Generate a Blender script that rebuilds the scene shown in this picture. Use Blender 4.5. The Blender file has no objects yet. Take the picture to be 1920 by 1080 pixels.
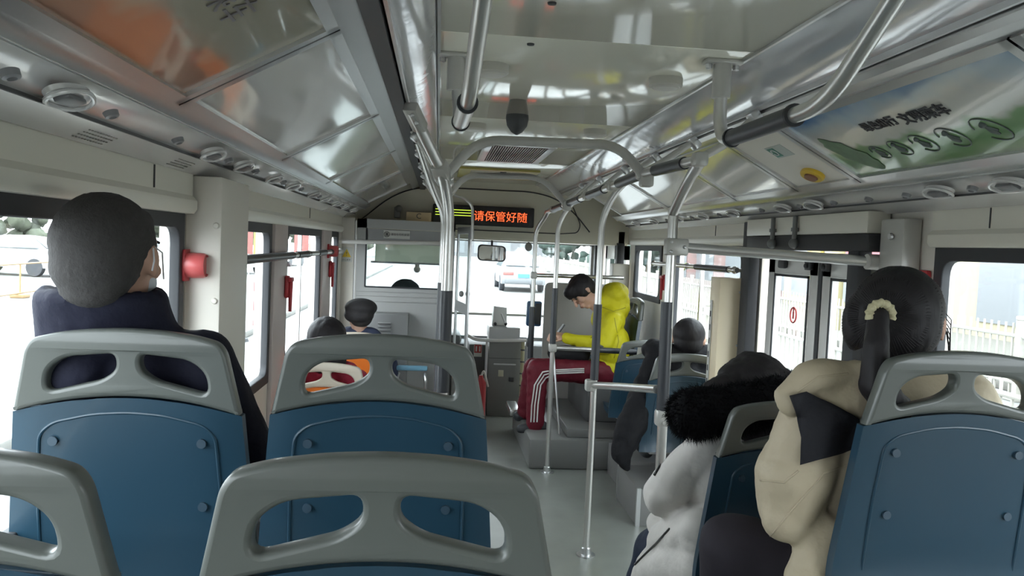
import bpy, bmesh, math, random
from mathutils import Vector, Matrix, noise, Euler
R = math.radians
random.seed(5)
scene = bpy.context.scene
C = scene.collection
# ------------------------------------------------------------ camera
FPX, VPX, VPY, ROLL = 1500.0, 822.0, 457.0, R(2.2)
_d = Vector((VPX-960, 540-VPY, FPX)).normalized()          # travel direction in camera axes (right, up, forward)
_u = Vector((math.sin(ROLL), math.cos(ROLL), 0)); _u = (_u - _d*_u.dot(_d)).normalized()
_r = _d.cross(_u)
if _r.x < 0: _r = -_r
EYE = Vector((0, 0, 1.45))
def uv(px, py):
    c = Vector((px-960, 540-py, FPX)); X, Y, Z = c.dot(_r), c.dot(_d), c.dot(_u)
    return X/Y, Z/Y
def at(px, py, Y):
    a, b = uv(px, py); return Vector((a*Y, Y, b*Y+EYE.z))
def atx(px, py, x):
    a, b = uv(px, py); return Vector((x, x/a, b*x/a+EYE.z))
def atz(px, py, z):
    a, b = uv(px, py); Y = (z-EYE.z)/b; return Vector((a*Y, Y, z))
cam = bpy.data.objects.new('camera', bpy.data.cameras.new('camera')); C.objects.link(cam)
rot = Matrix(((_r.x, _r.y, -_r.z), (_d.x, _d.y, -_d.z), (_u.x, _u.y, -_u.z)))   # world <- camera axes
cam.matrix_world = Matrix.Translation(EYE) @ rot.to_4x4()
cam.data.lens = 36*FPX/1920; cam.data.sensor_width = 36; cam.data.clip_start = 0.02; cam.data.clip_end = 500
scene.camera = cam
scene.view_settings.view_transform = 'Standard'; scene.view_settings.look = 'None'
scene.view_settings.gamma = 1; scene.view_settings.exposure = 1.12
# ------------------------------------------------------------ daylight
SKY = 5.0
w = bpy.data.worlds.new('overcast'); scene.world = w; w.use_nodes = True
nt = w.node_tree; bg = nt.nodes['Background']; bg.inputs[1].default_value = SKY
tc = nt.nodes.new('ShaderNodeTexCoord'); sp = nt.nodes.new('ShaderNodeSeparateXYZ'); rp = nt.nodes.new('ShaderNodeValToRGB')
nt.links.new(tc.outputs['Generated'], sp.inputs[0]); nt.links.new(sp.outputs[2], rp.inputs[0]); nt.links.new(rp.outputs[0], bg.inputs[0])
rp.color_ramp.elements[0].color = (.9, .93, .98, 1); rp.color_ramp.elements[0].position = 0
rp.color_ramp.elements[1].color = (.88, .95, 1, 1); rp.color_ramp.elements[1].position = .7
sun = bpy.data.objects.new('sun', bpy.data.lights.new('sun', 'SUN')); C.objects.link(sun)
sun.data.energy = 1.0; sun.data.angle = R(25); sun.rotation_euler = (R(38), R(-12), 0); sun.data.color = (1, .96, .9)
# ------------------------------------------------------------ materials
MATS = {}
def mat(name, col, rough=.5, metal=0, bump=0, bscale=20, coat=0, emit=None, es=1, var=0, vscale=8, spec=.5, stretch=None, sheen=0):
    if name in MATS: return MATS[name]
    m = bpy.data.materials.new(name); m.use_nodes = True; n = m.node_tree.nodes; l = m.node_tree.links
    b = n['Principled BSDF']; b.inputs['Base Color'].default_value = (*col, 1)
    b.inputs['Roughness'].default_value = rough; b.inputs['Metallic'].default_value = metal
    b.inputs['Coat Weight'].default_value = coat; b.inputs['Coat Roughness'].default_value = .08
    b.inputs['Specular IOR Level'].default_value = spec
    if sheen: b.inputs['Sheen Weight'].default_value = sheen
    t = n.new('ShaderNodeTexCoord'); mp = n.new('ShaderNodeMapping'); l.new(t.outputs['Object'], mp.inputs[0])
    if stretch: mp.inputs['Scale'].default_value = stretch
    if bump:
        z = n.new('ShaderNodeTexNoise'); z.inputs['Scale'].default_value = bscale; z.inputs['Detail'].default_value = 4
        q = n.new('ShaderNodeBump'); q.inputs['Strength'].default_value = bump; q.inputs['Distance'].default_value = .01
        l.new(mp.outputs[0], z.inputs['Vector']); l.new(z.outputs['Fac'], q.inputs['Height']); l.new(q.outputs[0], b.inputs['Normal'])
    if var:
        z = n.new('ShaderNodeTexNoise'); z.inputs['Scale'].default_value = vscale; z.inputs['Detail'].default_value = 5
        x = n.new('ShaderNodeMix'); x.data_type = 'RGBA'; l.new(mp.outputs[0], z.inputs['Vector']); l.new(z.outputs['Fac'], x.inputs['Factor'])
        x.inputs['A'].default_value = (*[c*(1-var) for c in col], 1); x.inputs['B'].default_value = (*[min(1, c*(1+var)) for c in col], 1)
        l.new(x.outputs['Result'], b.inputs['Base Color'])
    if emit: b.inputs['Emission Color'].default_value = (*emit, 1); b.inputs['Emission Strength'].default_value = es
    MATS[name] = m; return m
def glass(name, tint=(.93, .96, .96), gloss=.07):
    if name in MATS: return MATS[name]
    m = bpy.data.materials.new(name); m.use_nodes = True; n = m.node_tree.nodes; l = m.node_tree.links; n.clear()
    o = n.new('ShaderNodeOutputMaterial'); x = n.new('ShaderNodeMixShader'); t = n.new('ShaderNodeBsdfTransparent'); g = n.new('ShaderNodeBsdfGlossy')
    t.inputs[0].default_value = (*tint, 1); g.inputs['Roughness'].default_value = .03; x.inputs[0].default_value = gloss
    l.new(t.outputs[0], x.inputs[1]); l.new(g.outputs[0], x.inputs[2]); l.new(x.outputs[0], o.inputs[0]); MATS[name] = m; return m
WHITE = mat('wall_paint', (.74, .70, .63), .45, var=.04, vscale=3)
CEIL = mat('glossy_ceiling_paint', (.82, .80, .68), .10, spec=.7, coat=.5, bump=.05, bscale=2.2)
PANEL = mat('glossy_roof_panel', (.70, .68, .63), .07, spec=.75, coat=.35, bump=.05, bscale=2)
COVE = mat('polished_cove_metal', (.74, .74, .76), .15, .55, bump=.22, bscale=6)
STRIP = mat('pearl_duct_plastic', (.70, .69, .68), .22, .25, coat=.4)
FASC = mat('cream_duct_plastic', (.72, .69, .60), .4)
ALU = mat('brushed_aluminium', (.62, .62, .62), .28, .9, bump=.02, bscale=60)
POLE = mat('satin_steel_tube', (.66, .65, .63), .30, .85)
PAINTED = mat('grey_painted_tube', (.50, .49, .46), .35, .25)
SLEEVE = mat('dark_grip_sleeve', (.035, .038, .045), .38)
RUBBER = mat('black_rubber', (.035, .037, .042), .6)
DARK = mat('dark_plastic', (.05, .052, .055), .5)
CAPG = mat('grey_seat_plastic', (.098, .106, .097), .35, coat=.15)
CAPC = mat('cream_seat_plastic', (.62, .55, .45), .4)
BLUE = mat('blue_seat_plastic', (.012, .041, .068), .38, coat=.15)
ORANGE = mat('orange_seat_plastic', (.85, .20, .03), .4)
LBLUE = mat('light_blue_seat_plastic', (.16, .36, .50), .4)
RED = mat('red_safety_plastic', (.50, .04, .05), .35)
FLOOR = mat('speckled_vinyl_floor', (.21, .22, .20), .32, var=.22, vscale=6, bump=.02, bscale=200)
GREY = mat('grey_painted_steel', (.34, .34, .34), .4, .2)
DGREY = mat('dark_grey_box_steel', (.17, .17, .165), .45, .15)
GLASS = glass('window_glass')
# ------------------------------------------------------------ build helpers
WM = {}
def wm(o): return WM.get(o.name, Matrix.Identity(4))
def link(name, data, parent=None, world=False):
    o = bpy.data.objects.new(name, data); C.objects.link(o)
    if parent: o.parent = parent
    WM[o.name] = wm(parent) if parent else Matrix.Identity(4)
    return o
def tag(o, label=None, cat=None, group=None, kind=None):
    if label: o['label'] = label
    if cat: o['category'] = cat
    if group: o['group'] = group
    if kind: o['kind'] = kind
    return o
def root(name, loc, label, cat, group=None, rz=0):
    o = bpy.data.objects.new(name, None); C.objects.link(o); o.empty_display_size = .05
    o.location = loc; o.rotation_euler = (0, 0, rz); WM[o.name] = Matrix.Translation(loc) @ Matrix.Rotation(rz, 4, 'Z')
    return tag(o, label, cat, group)
class B:
    def __init__(s): s.bm = bmesh.new()
    def box(s, c, size, bev=0, rot=None, seg=2):
        r = bmesh.ops.create_cube(s.bm, size=1); v = r['verts']
        bmesh.ops.scale(s.bm, vec=size, verts=v)
        if bev:
            e = list({e for x in v for e in x.link_edges})
            g = bmesh.ops.bevel(s.bm, geom=e, offset=min(bev, min(size)*.45), segments=seg, affect='EDGES', profile=.5)
            v = list({x for f in g['faces'] for x in f.verts} | {x for x in v if x.is_valid})
        if rot is not None: bmesh.ops.rotate(s.bm, cent=(0, 0, 0), matrix=rot if isinstance(rot, Matrix) else Euler(rot).to_matrix(), verts=v)
        bmesh.ops.translate(s.bm, vec=c, verts=v); return s
    def span(s, a, b, bev=0):
        a = Vector(a); b = Vector(b); return s.box((a+b)/2, [max(abs(q), .001) for q in (b-a)], bev)
    def tube(s, pts, r, n=14, caps=True):
        pts = [Vector(p) for p in pts]; rs = r if isinstance(r, (list, tuple)) else [r]*len(pts)
        T = [(pts[min(i+1, len(pts)-1)]-pts[max(i-1, 0)]).normalized() for i in range(len(pts))]
        a = T[0].orthogonal().normalized(); rings = []
        for p, t, q in zip(pts, T, rs):
            a = (a-t*a.dot(t)).normalized(); b = t.cross(a)
            rings.append([s.bm.verts.new(p+(a*math.cos(2*math.pi*k/n)+b*math.sin(2*math.pi*k/n))*q) for k in range(n)])
        for A, Q in zip(rings, rings[1:]):
            for k in range(n): s.bm.faces.new((A[k], A[(k+1) % n], Q[(k+1) % n], Q[k]))
        if caps: s.bm.faces.new(rings[0][::-1]); s.bm.faces.new(rings[-1])
        return s
    def bend(s, pts, r, rad=.08, n=14):            # polyline with rounded corners
        pts = [Vector(p) for p in pts]; out = [pts[0]]
        for i in range(1, len(pts)-1):
            p = pts[i]; a = (pts[i-1]-p); b = (pts[i+1]-p); q = min(rad, a.length*.45, b.length*.45)
            A = p+a.normalized()*q; D = p+b.normalized()*q
            for k in range(7):
                t = k/6; out.append(A*(1-t)**2+p*2*t*(1-t)+D*t*t)
        out.append(pts[-1]); return s.tube(out, r, n)
    def ball(s, c, r, rot=None, u=16, v=10):
        rr = r if isinstance(r, (tuple, list)) else (r, r, r)
        g = bmesh.ops.create_uvsphere(s.bm, u_segments=u, v_segments=v, radius=1)['verts']
        bmesh.ops.scale(s.bm, vec=rr, verts=g)
        if rot is not None: bmesh.ops.rotate(s.bm, cent=(0, 0, 0), matrix=Euler(rot).to_matrix(), verts=g)
        bmesh.ops.translate(s.bm, vec=c, verts=g); return s
    def cap(s, p0, r0, p1, r1):                    # tapered limb piece
        p0 = Vector(p0); p1 = Vector(p1); L = (p1-p0).length; n = max(2, int(L/(min(r0, r1)*.35))+1)
        for i in range(n):
            t = i/(n-1); s.ball(p0.lerp(p1, t), r0+(r1-r0)*t, u=12, v=8)
        return s
    def poly(s, pts, n, th):                       # flat polygon given thickness along n
        n = Vector(n).normalized()*th; a = [s.bm.verts.new(Vector(p)) for p in pts]; b = [s.bm.verts.new(Vector(p)+n) for p in pts]
        s.bm.faces.new(a); s.bm.faces.new(b[::-1]); k = len(pts)
        for i in range(k): s.bm.faces.new((a[i], b[i], b[(i+1) % k], a[(i+1) % k]))
        return s
    def lathe(s, prof, c=(0, 0, 0), n=24, rot=None):
        rings = [[s.bm.verts.new((q*math.cos(2*math.pi*k/n), q*math.sin(2*math.pi*k/n), z)) for k in range(n)] for q, z in prof]
        for A, Q in zip(rings, rings[1:]):
            for k in range(n): s.bm.faces.new((A[k], A[(k+1) % n], Q[(k+1) % n], Q[k]))
        s.bm.faces.new(rings[0][::-1]); s.bm.faces.new(rings[-1]); v = [x for r in rings for x in r]
        if rot is not None: bmesh.ops.rotate(s.bm, cent=(0, 0, 0), matrix=rot if isinstance(rot, Matrix) else Euler(rot).to_matrix(), verts=v)
        bmesh.ops.translate(s.bm, vec=c, verts=v); return s
    def fin(s, name, m, parent=None, ang=35, local=False):
        bmesh.ops.recalc_face_normals(s.bm, faces=s.bm.faces)
        me = bpy.data.meshes.new(name); s.bm.to_mesh(me); s.bm.free()
        return mesh_obj(name, me, m, parent, ang, local)
def mesh_obj(name, me, m, parent=None, ang=35, local=False):
    me.materials.clear(); me.materials.append(m)
    me.polygons.foreach_set('use_smooth', [True]*len(me.polygons)); me.set_sharp_from_angle(angle=R(ang))
    if parent and not local: me.transform(wm(parent).inverted())
    return link(name, me, parent)
def kids(o): return [c for c in C.objects if c.parent == o]
def copy_tree(o, parent=None):
    c = o.copy(); C.objects.link(c); c.parent = parent
    for k in kids(o): copy_tree(k, c)
    return c
def eval_mesh(o):
    dg = bpy.context.evaluated_depsgraph_get(); dg.update()
    me = bpy.data.meshes.new_from_object(o.evaluated_get(dg)); return me
def curve_plate(outline, holes, th, bev):          # rounded plate with holes, in XZ plane, thickness along Y
    cu = bpy.data.curves.new('plate', 'CURVE'); cu.dimensions = '2D'; cu.fill_mode = 'BOTH'; cu.extrude = th/2-bev; cu.bevel_depth = bev; cu.bevel_resolution = 2; cu.offset = -bev
    for loop in [outline]+holes:
        sp_ = cu.splines.new('POLY'); sp_.points.add(len(loop)-1); sp_.use_cyclic_u = True
        for p, q in zip(sp_.points, loop): p.co = (q[0], q[1], 0, 1)
    o = bpy.data.objects.new('plate', cu); C.objects.link(o); me = eval_mesh(o)
    bpy.data.objects.remove(o); me.transform(Matrix.Rotation(R(90), 4, 'X')); return me
def rounded(pts, rad, k=5):                        # round the corners of a closed 2D polygon
    out = []; n = len(pts)
    for i in range(n):
        p = Vector(pts[i]); a = Vector(pts[i-1])-p; b = Vector(pts[(i+1) % n])-p
        rr = rad[i] if isinstance(rad, (list, tuple)) else rad; q = min(rr, a.length*.48, b.length*.48)
        A = p+a.normalized()*q; D = p+b.normalized()*q
        for j in range(k+1):
            t = j/k; v = A*(1-t)**2+p*2*t*(1-t)+D*t*t; out.append((v.x, v.y))
    return out
def text_mesh(body, size, align='CENTER', th=.0008):
    cu = bpy.data.curves.new('t', 'FONT'); cu.body = body; cu.size = size; cu.align_x = align; cu.align_y = 'CENTER'; cu.extrude = th; cu.resolution_u = 3
    o = bpy.data.objects.new('t', cu); C.objects.link(o); me = eval_mesh(o); bpy.data.objects.remove(o); return me
def frame_mat(o, x, y):                            # matrix from origin, x axis, y axis
    x = Vector(x).normalized(); z = x.cross(Vector(y)).normalized(); y = z.cross(x)
    M = Matrix((x, y, z)).transposed().to_4x4(); M.translation = Vector(o); return M
def text(body, size, M, m, parent, name='lettering', align='CENTER', bold=0, sx=1):
    me = text_mesh(body, size, align); me.transform(Matrix.Diagonal((sx, 1, 1, 1)))
    if bold:
        bm = bmesh.new()
        for dx in (-bold, bold):
            for dy in (-bold, bold):
                t = me.copy(); t.transform(Matrix.Translation((dx, dy, 0))); bm.from_mesh(t)
        bm.to_mesh(me); bm.free()
    me.transform(M); return mesh_obj(name, me, m, parent)
def _sph(u, v):
    P_ = [(0, 0, -1)]+[(math.sin(math.pi*j/v)*math.cos(2*math.pi*i/u), math.sin(math.pi*j/v)*math.sin(2*math.pi*i/u), -math.cos(math.pi*j/v)) for j in range(1, v) for i in range(u)]+[(0, 0, 1)]
    F_ = []; top = len(P_)-1
    for i in range(u):
        k = (i+1) % u; F_.append((0, 1+k, 1+i)); F_.append((top, 1+(v-2)*u+i, 1+(v-2)*u+k))
        for j in range(v-2): F_.append((1+j*u+i, 1+j*u+k, 1+(j+1)*u+k, 1+(j+1)*u+i))
    return P_, F_
SPH = {False: _sph(12, 8), True: _sph(24, 16)}
def blob(name, parts, m, parent=None, voxel=.012, smooth=4, puff=0, pscale=8, pdir=None):
    """one continuous skin around tapered limbs; parts = callables or (p0,r0,p1,r1) or (c,(rx,ry,rz)[,rot])"""
    VV = []; FF = []
    def ball(c, rr, rot=None, big=False):
        U, F_ = SPH[big]; n0 = len(VV); M_ = (Euler(rot) if not isinstance(rot, Euler) else rot).to_matrix() if rot is not None else None
        for u in U:
            v = Vector((u[0]*rr[0], u[1]*rr[1], u[2]*rr[2]))
            if M_: v = M_ @ v
            VV.append((v.x+c[0], v.y+c[1], v.z+c[2]))
        FF.extend([tuple(i+n0 for i in f) for f in F_])
    for p in parts:
        if len(p) == 4:
            p0, r0, p1, r1 = Vector(p[0]), p[1], Vector(p[2]), p[3]; L = (p1-p0).length; n = max(2, int(L/(min(r0, r1)*.35))+1)
            for i in range(n): t_ = i/(n-1); r_ = r0+(r1-r0)*t_; ball(p0.lerp(p1, t_), (r_, r_, r_))
        else: ball(p[0], p[1] if isinstance(p[1], tuple) else (p[1],)*3, p[2] if len(p) > 2 else None, True)
    me = bpy.data.meshes.new(name); me.from_pydata(VV, [], FF); me.update()
    o = bpy.data.objects.new('tmp', me); C.objects.link(o)
    q = o.modifiers.new('r', 'REMESH'); q.mode = 'VOXEL'; q.voxel_size = voxel
    q = o.modifiers.new('s', 'SMOOTH'); q.iterations = smooth; q.factor = .6
    out = eval_mesh(o); bpy.data.objects.remove(o)
    if puff:
        s = pdir or (1, 1, 1); nn = [v.normal.copy() for v in out.vertices]
        for v, n_ in zip(out.vertices, nn):
            p = Vector((v.co.x*s[0], v.co.y*s[1], v.co.z*s[2]))*pscale
            v.co += n_*puff*(abs(noise.noise(p))*2-.5+noise.noise(p*2.3)*.4)
    return mesh_obj(name, out, m, parent, 180)
# ============================================================ THE SETTING
WL, WR, ZC = -.75, 1.585, 1.97
Y0, Y1 = -1.6, 6.6                                  # back wall, front fascia
def struct(o): return tag(o, kind='structure')
b = B(); b.span((WL-.06, Y0, -.08), (WR+.06, 8.1, 0)); struct(b.fin('floor', FLOOR))
b = B(); b.span((WL, Y0, 0), (.13, 1.12, .345)); b.span((WL, 1.12, 0), (.13, 2.15, .40)); struct(b.fin('trim_1', FLOOR))       # raised seat platform left
b = B(); b.span((.80, Y0, 0), (WR, 1.66, .40)); b.span((.74, 1.66, 0), (WR, 2.50, .20)); struct(b.fin('trim_2', FLOOR))
# walls -------------------------------------------------
winL = [(-1.1, 2.42, .86), (2.86, 3.66, .80), (4.02, 5.18, .82), (5.63, 6.04, .82)]     # y0,y1,sill
ZT = 1.51
b = B()
ys = [Y0]+[q for a in winL for q in a[:2]]+[8.1]
for i in range(0, len(ys), 2): b.span((WL-.06, ys[i], -.3), (WL, ys[i+1], ZT))
for y0, y1, zs in winL: b.span((WL-.06, y0, -.3), (WL, y1, zs))
b.span((WL-.06, Y0, ZT), (WL, 8.1, 2.05)); struct(b.fin('wall_left', WHITE))
winR = [(-1.1, 2.41, .86), (4.02, 5.24, .80), (5.56, 6.32, 1.10)]
b = B()
ys = [Y0, -1.1, 2.41, 2.62, 3.80, 4.02, 5.24, 5.56, 6.32, 6.52, 7.6, 8.1]
for i in range(0, len(ys), 2): b.span((WR, ys[i], -.3), (WR+.06, ys[i+1], ZT))
for y0, y1, zs in winR: b.span((WR, y0, -.3), (WR+.06, y1, zs))
b.span((WR, Y0, ZT), (WR+.06, 8.1, 2.05)); struct(b.fin('wall_right', WHITE))
b = B(); b.span((WL-.06, Y0-.06, -.3), (WR+.06, Y0, 2.05)); struct(b.fin('wall_back', WHITE))
def window(n, x, y0, y1, z0, z1, div=None, side=-1, ft=.035):
    b = B(); t = .03
    a = rounded([(y0-.01, z0-.01), (y1+.01, z0-.01), (y1+.01, z1+.01), (y0-.01, z1+.01)], .01)
    h = rounded([(y0+ft, z0+ft), (y1-ft, z0+ft), (y1-ft, z1-ft*1.3), (y0+ft, z1-ft*1.3)], .05)
    me = curve_plate(a, [h], t, .004)               # plate in XZ; turn X->Y
    me.transform(Matrix.Rotation(R(90), 4, 'Z')); me.transform(Matrix.Translation((x+side*.005, 0, 0)))
    f = struct(mesh_obj('window_%d' % n, me, RUBBER))
    if div:
        b.span((x+side*.022, div-.012, z0+ft), (x+side*.002, div+.012, z1-ft)); b.fin('mullion', ALU, f)
    b = B(); b.span((x+side*.028, y0+.01, z0+.01), (x+side*.024, y1-.01, z1-.01)); b.fin('pane', GLASS, f)
    return f
window(1, WL, -1.1, 2.42, .86, ZT, None); window(2, WL, 2.86, 3.66, .80, ZT); window(3, WL, 4.02, 5.18, .82, ZT, 4.52); window(4, WL, 5.63, 6.04, .82, ZT)
window(5, WR, -1.1, 2.41, .86, ZT, None, 1); window(6, WR, 4.02, 5.24, .80, ZT, 4.72, 1); window(7, WR, 5.56, 6.32, 1.10, ZT, 5.95, 1)
PINK = mat('warm_white_pillar_paint', (.58, .50, .48), .4)
b = B(); b.span((WL, 2.46, .3), (-.645, 2.80, 1.62), .006); struct(b.fin('trim_3', WHITE))
for i, (a, c) in enumerate(((3.69, 3.99), (5.21, 5.60), (6.07, 6.18))):
    b = B(); b.span((WL, a, 0), (WL+.02, c, 1.53), .004); struct(b.fin('trim_%d' % (4+i), PINK if i < 2 else WHITE))
b = B()
for p in ((2.455, 1.475), (2.455, 1.25)): b.lathe([(.0, .008), (.007, .007), (.010, 0)][::-1], (-.66, 2.46, p[1]), 16, (R(90), 0, 0))
struct(b.fin('trim_7', WHITE))
# roof: longitudinal profile strips ---------------------
def strip(name, pts, m, y0, y1, th=.012, dx=0):
    b = B(); P = [Vector((x, 0, z)) for x, z in pts]
    ring = lambda y: [b.bm.verts.new((p.x, y, p.z)) for p in P]+[b.bm.verts.new((p.x+dx, y, p.z+th)) for p in P[::-1]]
    A = ring(y0); Q = ring(y1); n = len(A)
    for k in range(n): b.bm.faces.new((A[k], A[(k+1) % n], Q[(k+1) % n], Q[k]))
    b.bm.faces.new(A[::-1]); b.bm.faces.new(Q)
    return struct(b.fin(name, m, ang=40))
def arc(p0, p1, bulge, n=8):
    p0 = Vector(p0); p1 = Vector(p1); d = p1-p0; nrm = Vector((-d.y, d.x)).normalized()
    return [tuple(p0+d*t+nrm*bulge*4*t*(1-t)) for t in [i/n for i in range(n+1)]]
ys = [Y0, .4, 2.0, 3.30, 4.95, Y1+.02]
b = B()
for a, c in zip(ys, ys[1:]): b.span((-.02, a+.0015, ZC), (.785, c-.0015, ZC+.02), .002)
struct(b.fin('ceiling', CEIL))
b = B(); b.span((WL-.06, Y0-.06, 2.03), (WR+.06, 8.1, 2.08)); struct(b.fin('roof', GREY))
for s, nm in ((-1, 'left'), (1, 'right')):
    cx = .4175 if s == 1 else .3825                  # mirror of the cross-section
    X = (lambda x: x) if s == -1 else (lambda x: .835-x)
    pr = lambda L: [(X(x), z) for x, z in L]
    cv = pr(arc((-.115, 1.905), (-.02, 1.97), -.012)) if s == -1 else arc((.955, 1.905), (.785, 1.97), .014); strip('cove_'+nm, cv, COVE, Y0, Y1)
    b = B(); b.span((X(-.115)-.004, Y0, 1.893), (X(-.115)+.004, Y1, 1.91)); xe = -.018 if s == -1 else .785; b.span((xe-.004, Y0, 1.962), (xe+.004, Y1, 1.972)); struct(b.fin('trim_edge_'+nm, ALU))
    b = B(); b.span((X(-.165), Y0, 1.885), (X(-.125), Y1, 1.915)); struct(b.fin('trim_track_'+nm, DARK if s == -1 else ALU))
    strip('trim_slope_'+nm, pr([(-.226, 1.885), (-.165, 1.91)]), ALU, Y0, Y1)
    strip('trim_lip_'+nm, pr(arc((-.575, 1.690), (-.535, 1.718), .004)), ALU, Y0, Y1-.3)
    strip('trim_duct_'+nm, pr(arc((-.655, 1.655), (-.572, 1.692), .010)), STRIP, Y0, Y1-.3)
    b = B(); b.span((X(-.650)-.003, Y0, 1.650), (X(-.650)+.003, Y1-.3, 1.656)); struct(b.fin('trim_seam_'+nm, DARK))
    strip('trim_soffit_'+nm, pr([(-.725, 1.622), (-.652, 1.654)]), STRIP, Y0, Y1-.3)
    fas = pr([(-.75, 1.505), (-.722, 1.507), (-.713, 1.520), (-.713, 1.545), (-.722, 1.555), (-.727, 1.560), (-.727, 1.622)])
    for i, (a, c) in enumerate(((Y0, 2.45), (2.45, 2.81), (2.81, 6.12)) if s == -1 else ((Y0, 2.42), (3.9, 5.50), (5.50, 6.40))):
        if s == -1 and i == 1: continue
        strip('trim_fascia_%s_%d' % (nm, i), fas, FASC, a, c, .0, s*.006)
    b = B()
    for y in ([-.2, 1.0, 2.12, 4.6] if s == -1 else [-.2, 1.0, 2.15, 3.2, 4.42]): b.span((X(-.7265)-.002, y, 1.562), (X(-.7265)+.003, y+.004, 1.62))
    struct(b.fin('trim_joint_'+nm, DARK))
# framed roof panels -------------------------------------
def panel(side, y0, y1, m, label, fr=True, group='framed sloping roof panels'):
    X = (lambda x: x) if side == -1 else (lambda x: .835-x)
    A = Vector((X(-.540), 0, 1.715)); D = Vector((X(-.222), 0, 1.888)); sl = (D-A); L = sl.length; e = sl/L
    nrm = Vector((e.z, 0, -e.x)) if side == -1 else Vector((-e.z, 0, e.x))
    if nrm.z > 0: nrm = -nrm
    t = root('roof_panel', ((A+D)/2+Vector((0, (y0+y1)/2, 0))), label, 'ceiling panel', group)
    def q(u, y): return A+e*(u*L)+Vector((0, y, 0))
    b = B(); b.poly([q(.01, y0), q(.99, y0), q(.99, y1), q(.01, y1)], nrm, -.008); pl = b.fin('panel_face', m, t)
    b = B(); f = .026
    for (u0, u1, a, c) in ((0, .075, y0, y1), (.925, 1, y0, y1), (0, 1, y0, y0+f), (0, 1, y1-f, y1)):
        P = [q(u0, a), q(u1, a), q(u1, c), q(u0, c)]; b.poly([p-nrm*.001 for p in P], nrm, .009)
    b.fin('panel_frame', ALU, t)
    return t, pl, q, nrm, e
def poster_mat(name, ramp, yaxis=2):
    m = bpy.data.materials.new(name); m.use_nodes = True; n = m.node_tree.nodes; l = m.node_tree.links
    bs = n['Principled BSDF']; bs.inputs['Roughness'].default_value = .12; bs.inputs['Coat Weight'].default_value = .5
    t = n.new('ShaderNodeTexCoord'); s_ = n.new('ShaderNodeSeparateXYZ'); z = n.new('ShaderNodeTexNoise'); z.inputs['Scale'].default_value = 7
    ma = n.new('ShaderNodeMath'); ma.operation = 'MULTIPLY_ADD'; ma.inputs[1].default_value = .45; cr = n.new('ShaderNodeValToRGB')
    l.new(t.outputs['Generated'], s_.inputs[0]); l.new(t.outputs['Object'], z.inputs['Vector']); l.new(z.outputs['Fac'], ma.inputs[0]); l.new(s_.outputs[yaxis], ma.inputs[2])
    mr = n.new('ShaderNodeMath'); mr.operation = 'SUBTRACT'; mr.inputs[1].default_value = .225; l.new(ma.outputs[0], mr.inputs[0]); l.new(mr.outputs[0], cr.inputs[0])
    el = cr.color_ramp.elements
    while len(el) < len(ramp): el.new(.5)
    for q, (p, c) in zip(el, ramp): q.position = p; q.color = (*c, 1)
    l.new(cr.outputs[0], bs.inputs['Base Color']); return m
SKYP = poster_mat('landscape_poster', [(0, (.22, .30, .15)), (.22, (.13, .25, .10)), (.40, (.20, .33, .16)), (.45, (.50, .50, .44)), (.62, (.55, .54, .50)), (.78, (.42, .50, .56)), (1, (.08, .20, .42))])
TANP = poster_mat('tan_poster', [(0, (.40, .22, .15)), (.26, (.42, .23, .16)), (.36, (.38, .34, .27)), (.7, (.36, .33, .25)), (1, (.32, .30, .22))])
INK = mat('grey_brown_ink', (.07, .07, .075), .5); INK2 = mat('faded_grey_ink', (.16, .14, .14), .5)
seamL = [-1.2, .62, 1.70, 2.78, 3.84, 4.90, 5.9]
descL = ['framed glossy roof panel behind the left seats', 'tan and orange poster panel above the navy jacket man', 'plain glossy white roof panel just ahead of the tan poster',
         'plain roof panel second ahead of the tan poster', 'plain roof panel third ahead of the tan poster', 'last left roof panel before the front fascia']
for i in range(6):
    t, pl, q, nrm, e = panel(-1, seamL[i]+.004, seamL[i+1]-.004, TANP if i == 1 else PANEL, descL[i])
    if i == 1:
        M = frame_mat(q(.60, 1.27)+nrm*.002, (0, 1, 0), e)
        text('文明乘车', .075, M, INK2, t)
seamR = [-1.2, 1.44, 2.52, 2.98, 3.62, 4.70, 5.9]
descR = ['plain roof panel at the right edge nearest the viewer', 'blue sky and green hills poster panel on the right', 'narrow white roof panel carrying the yellow oval button',
         'plain roof panel just ahead of the yellow button panel', 'plain roof panel above the windows ahead of the exit door', 'last right roof panel before the front fascia']
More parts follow.
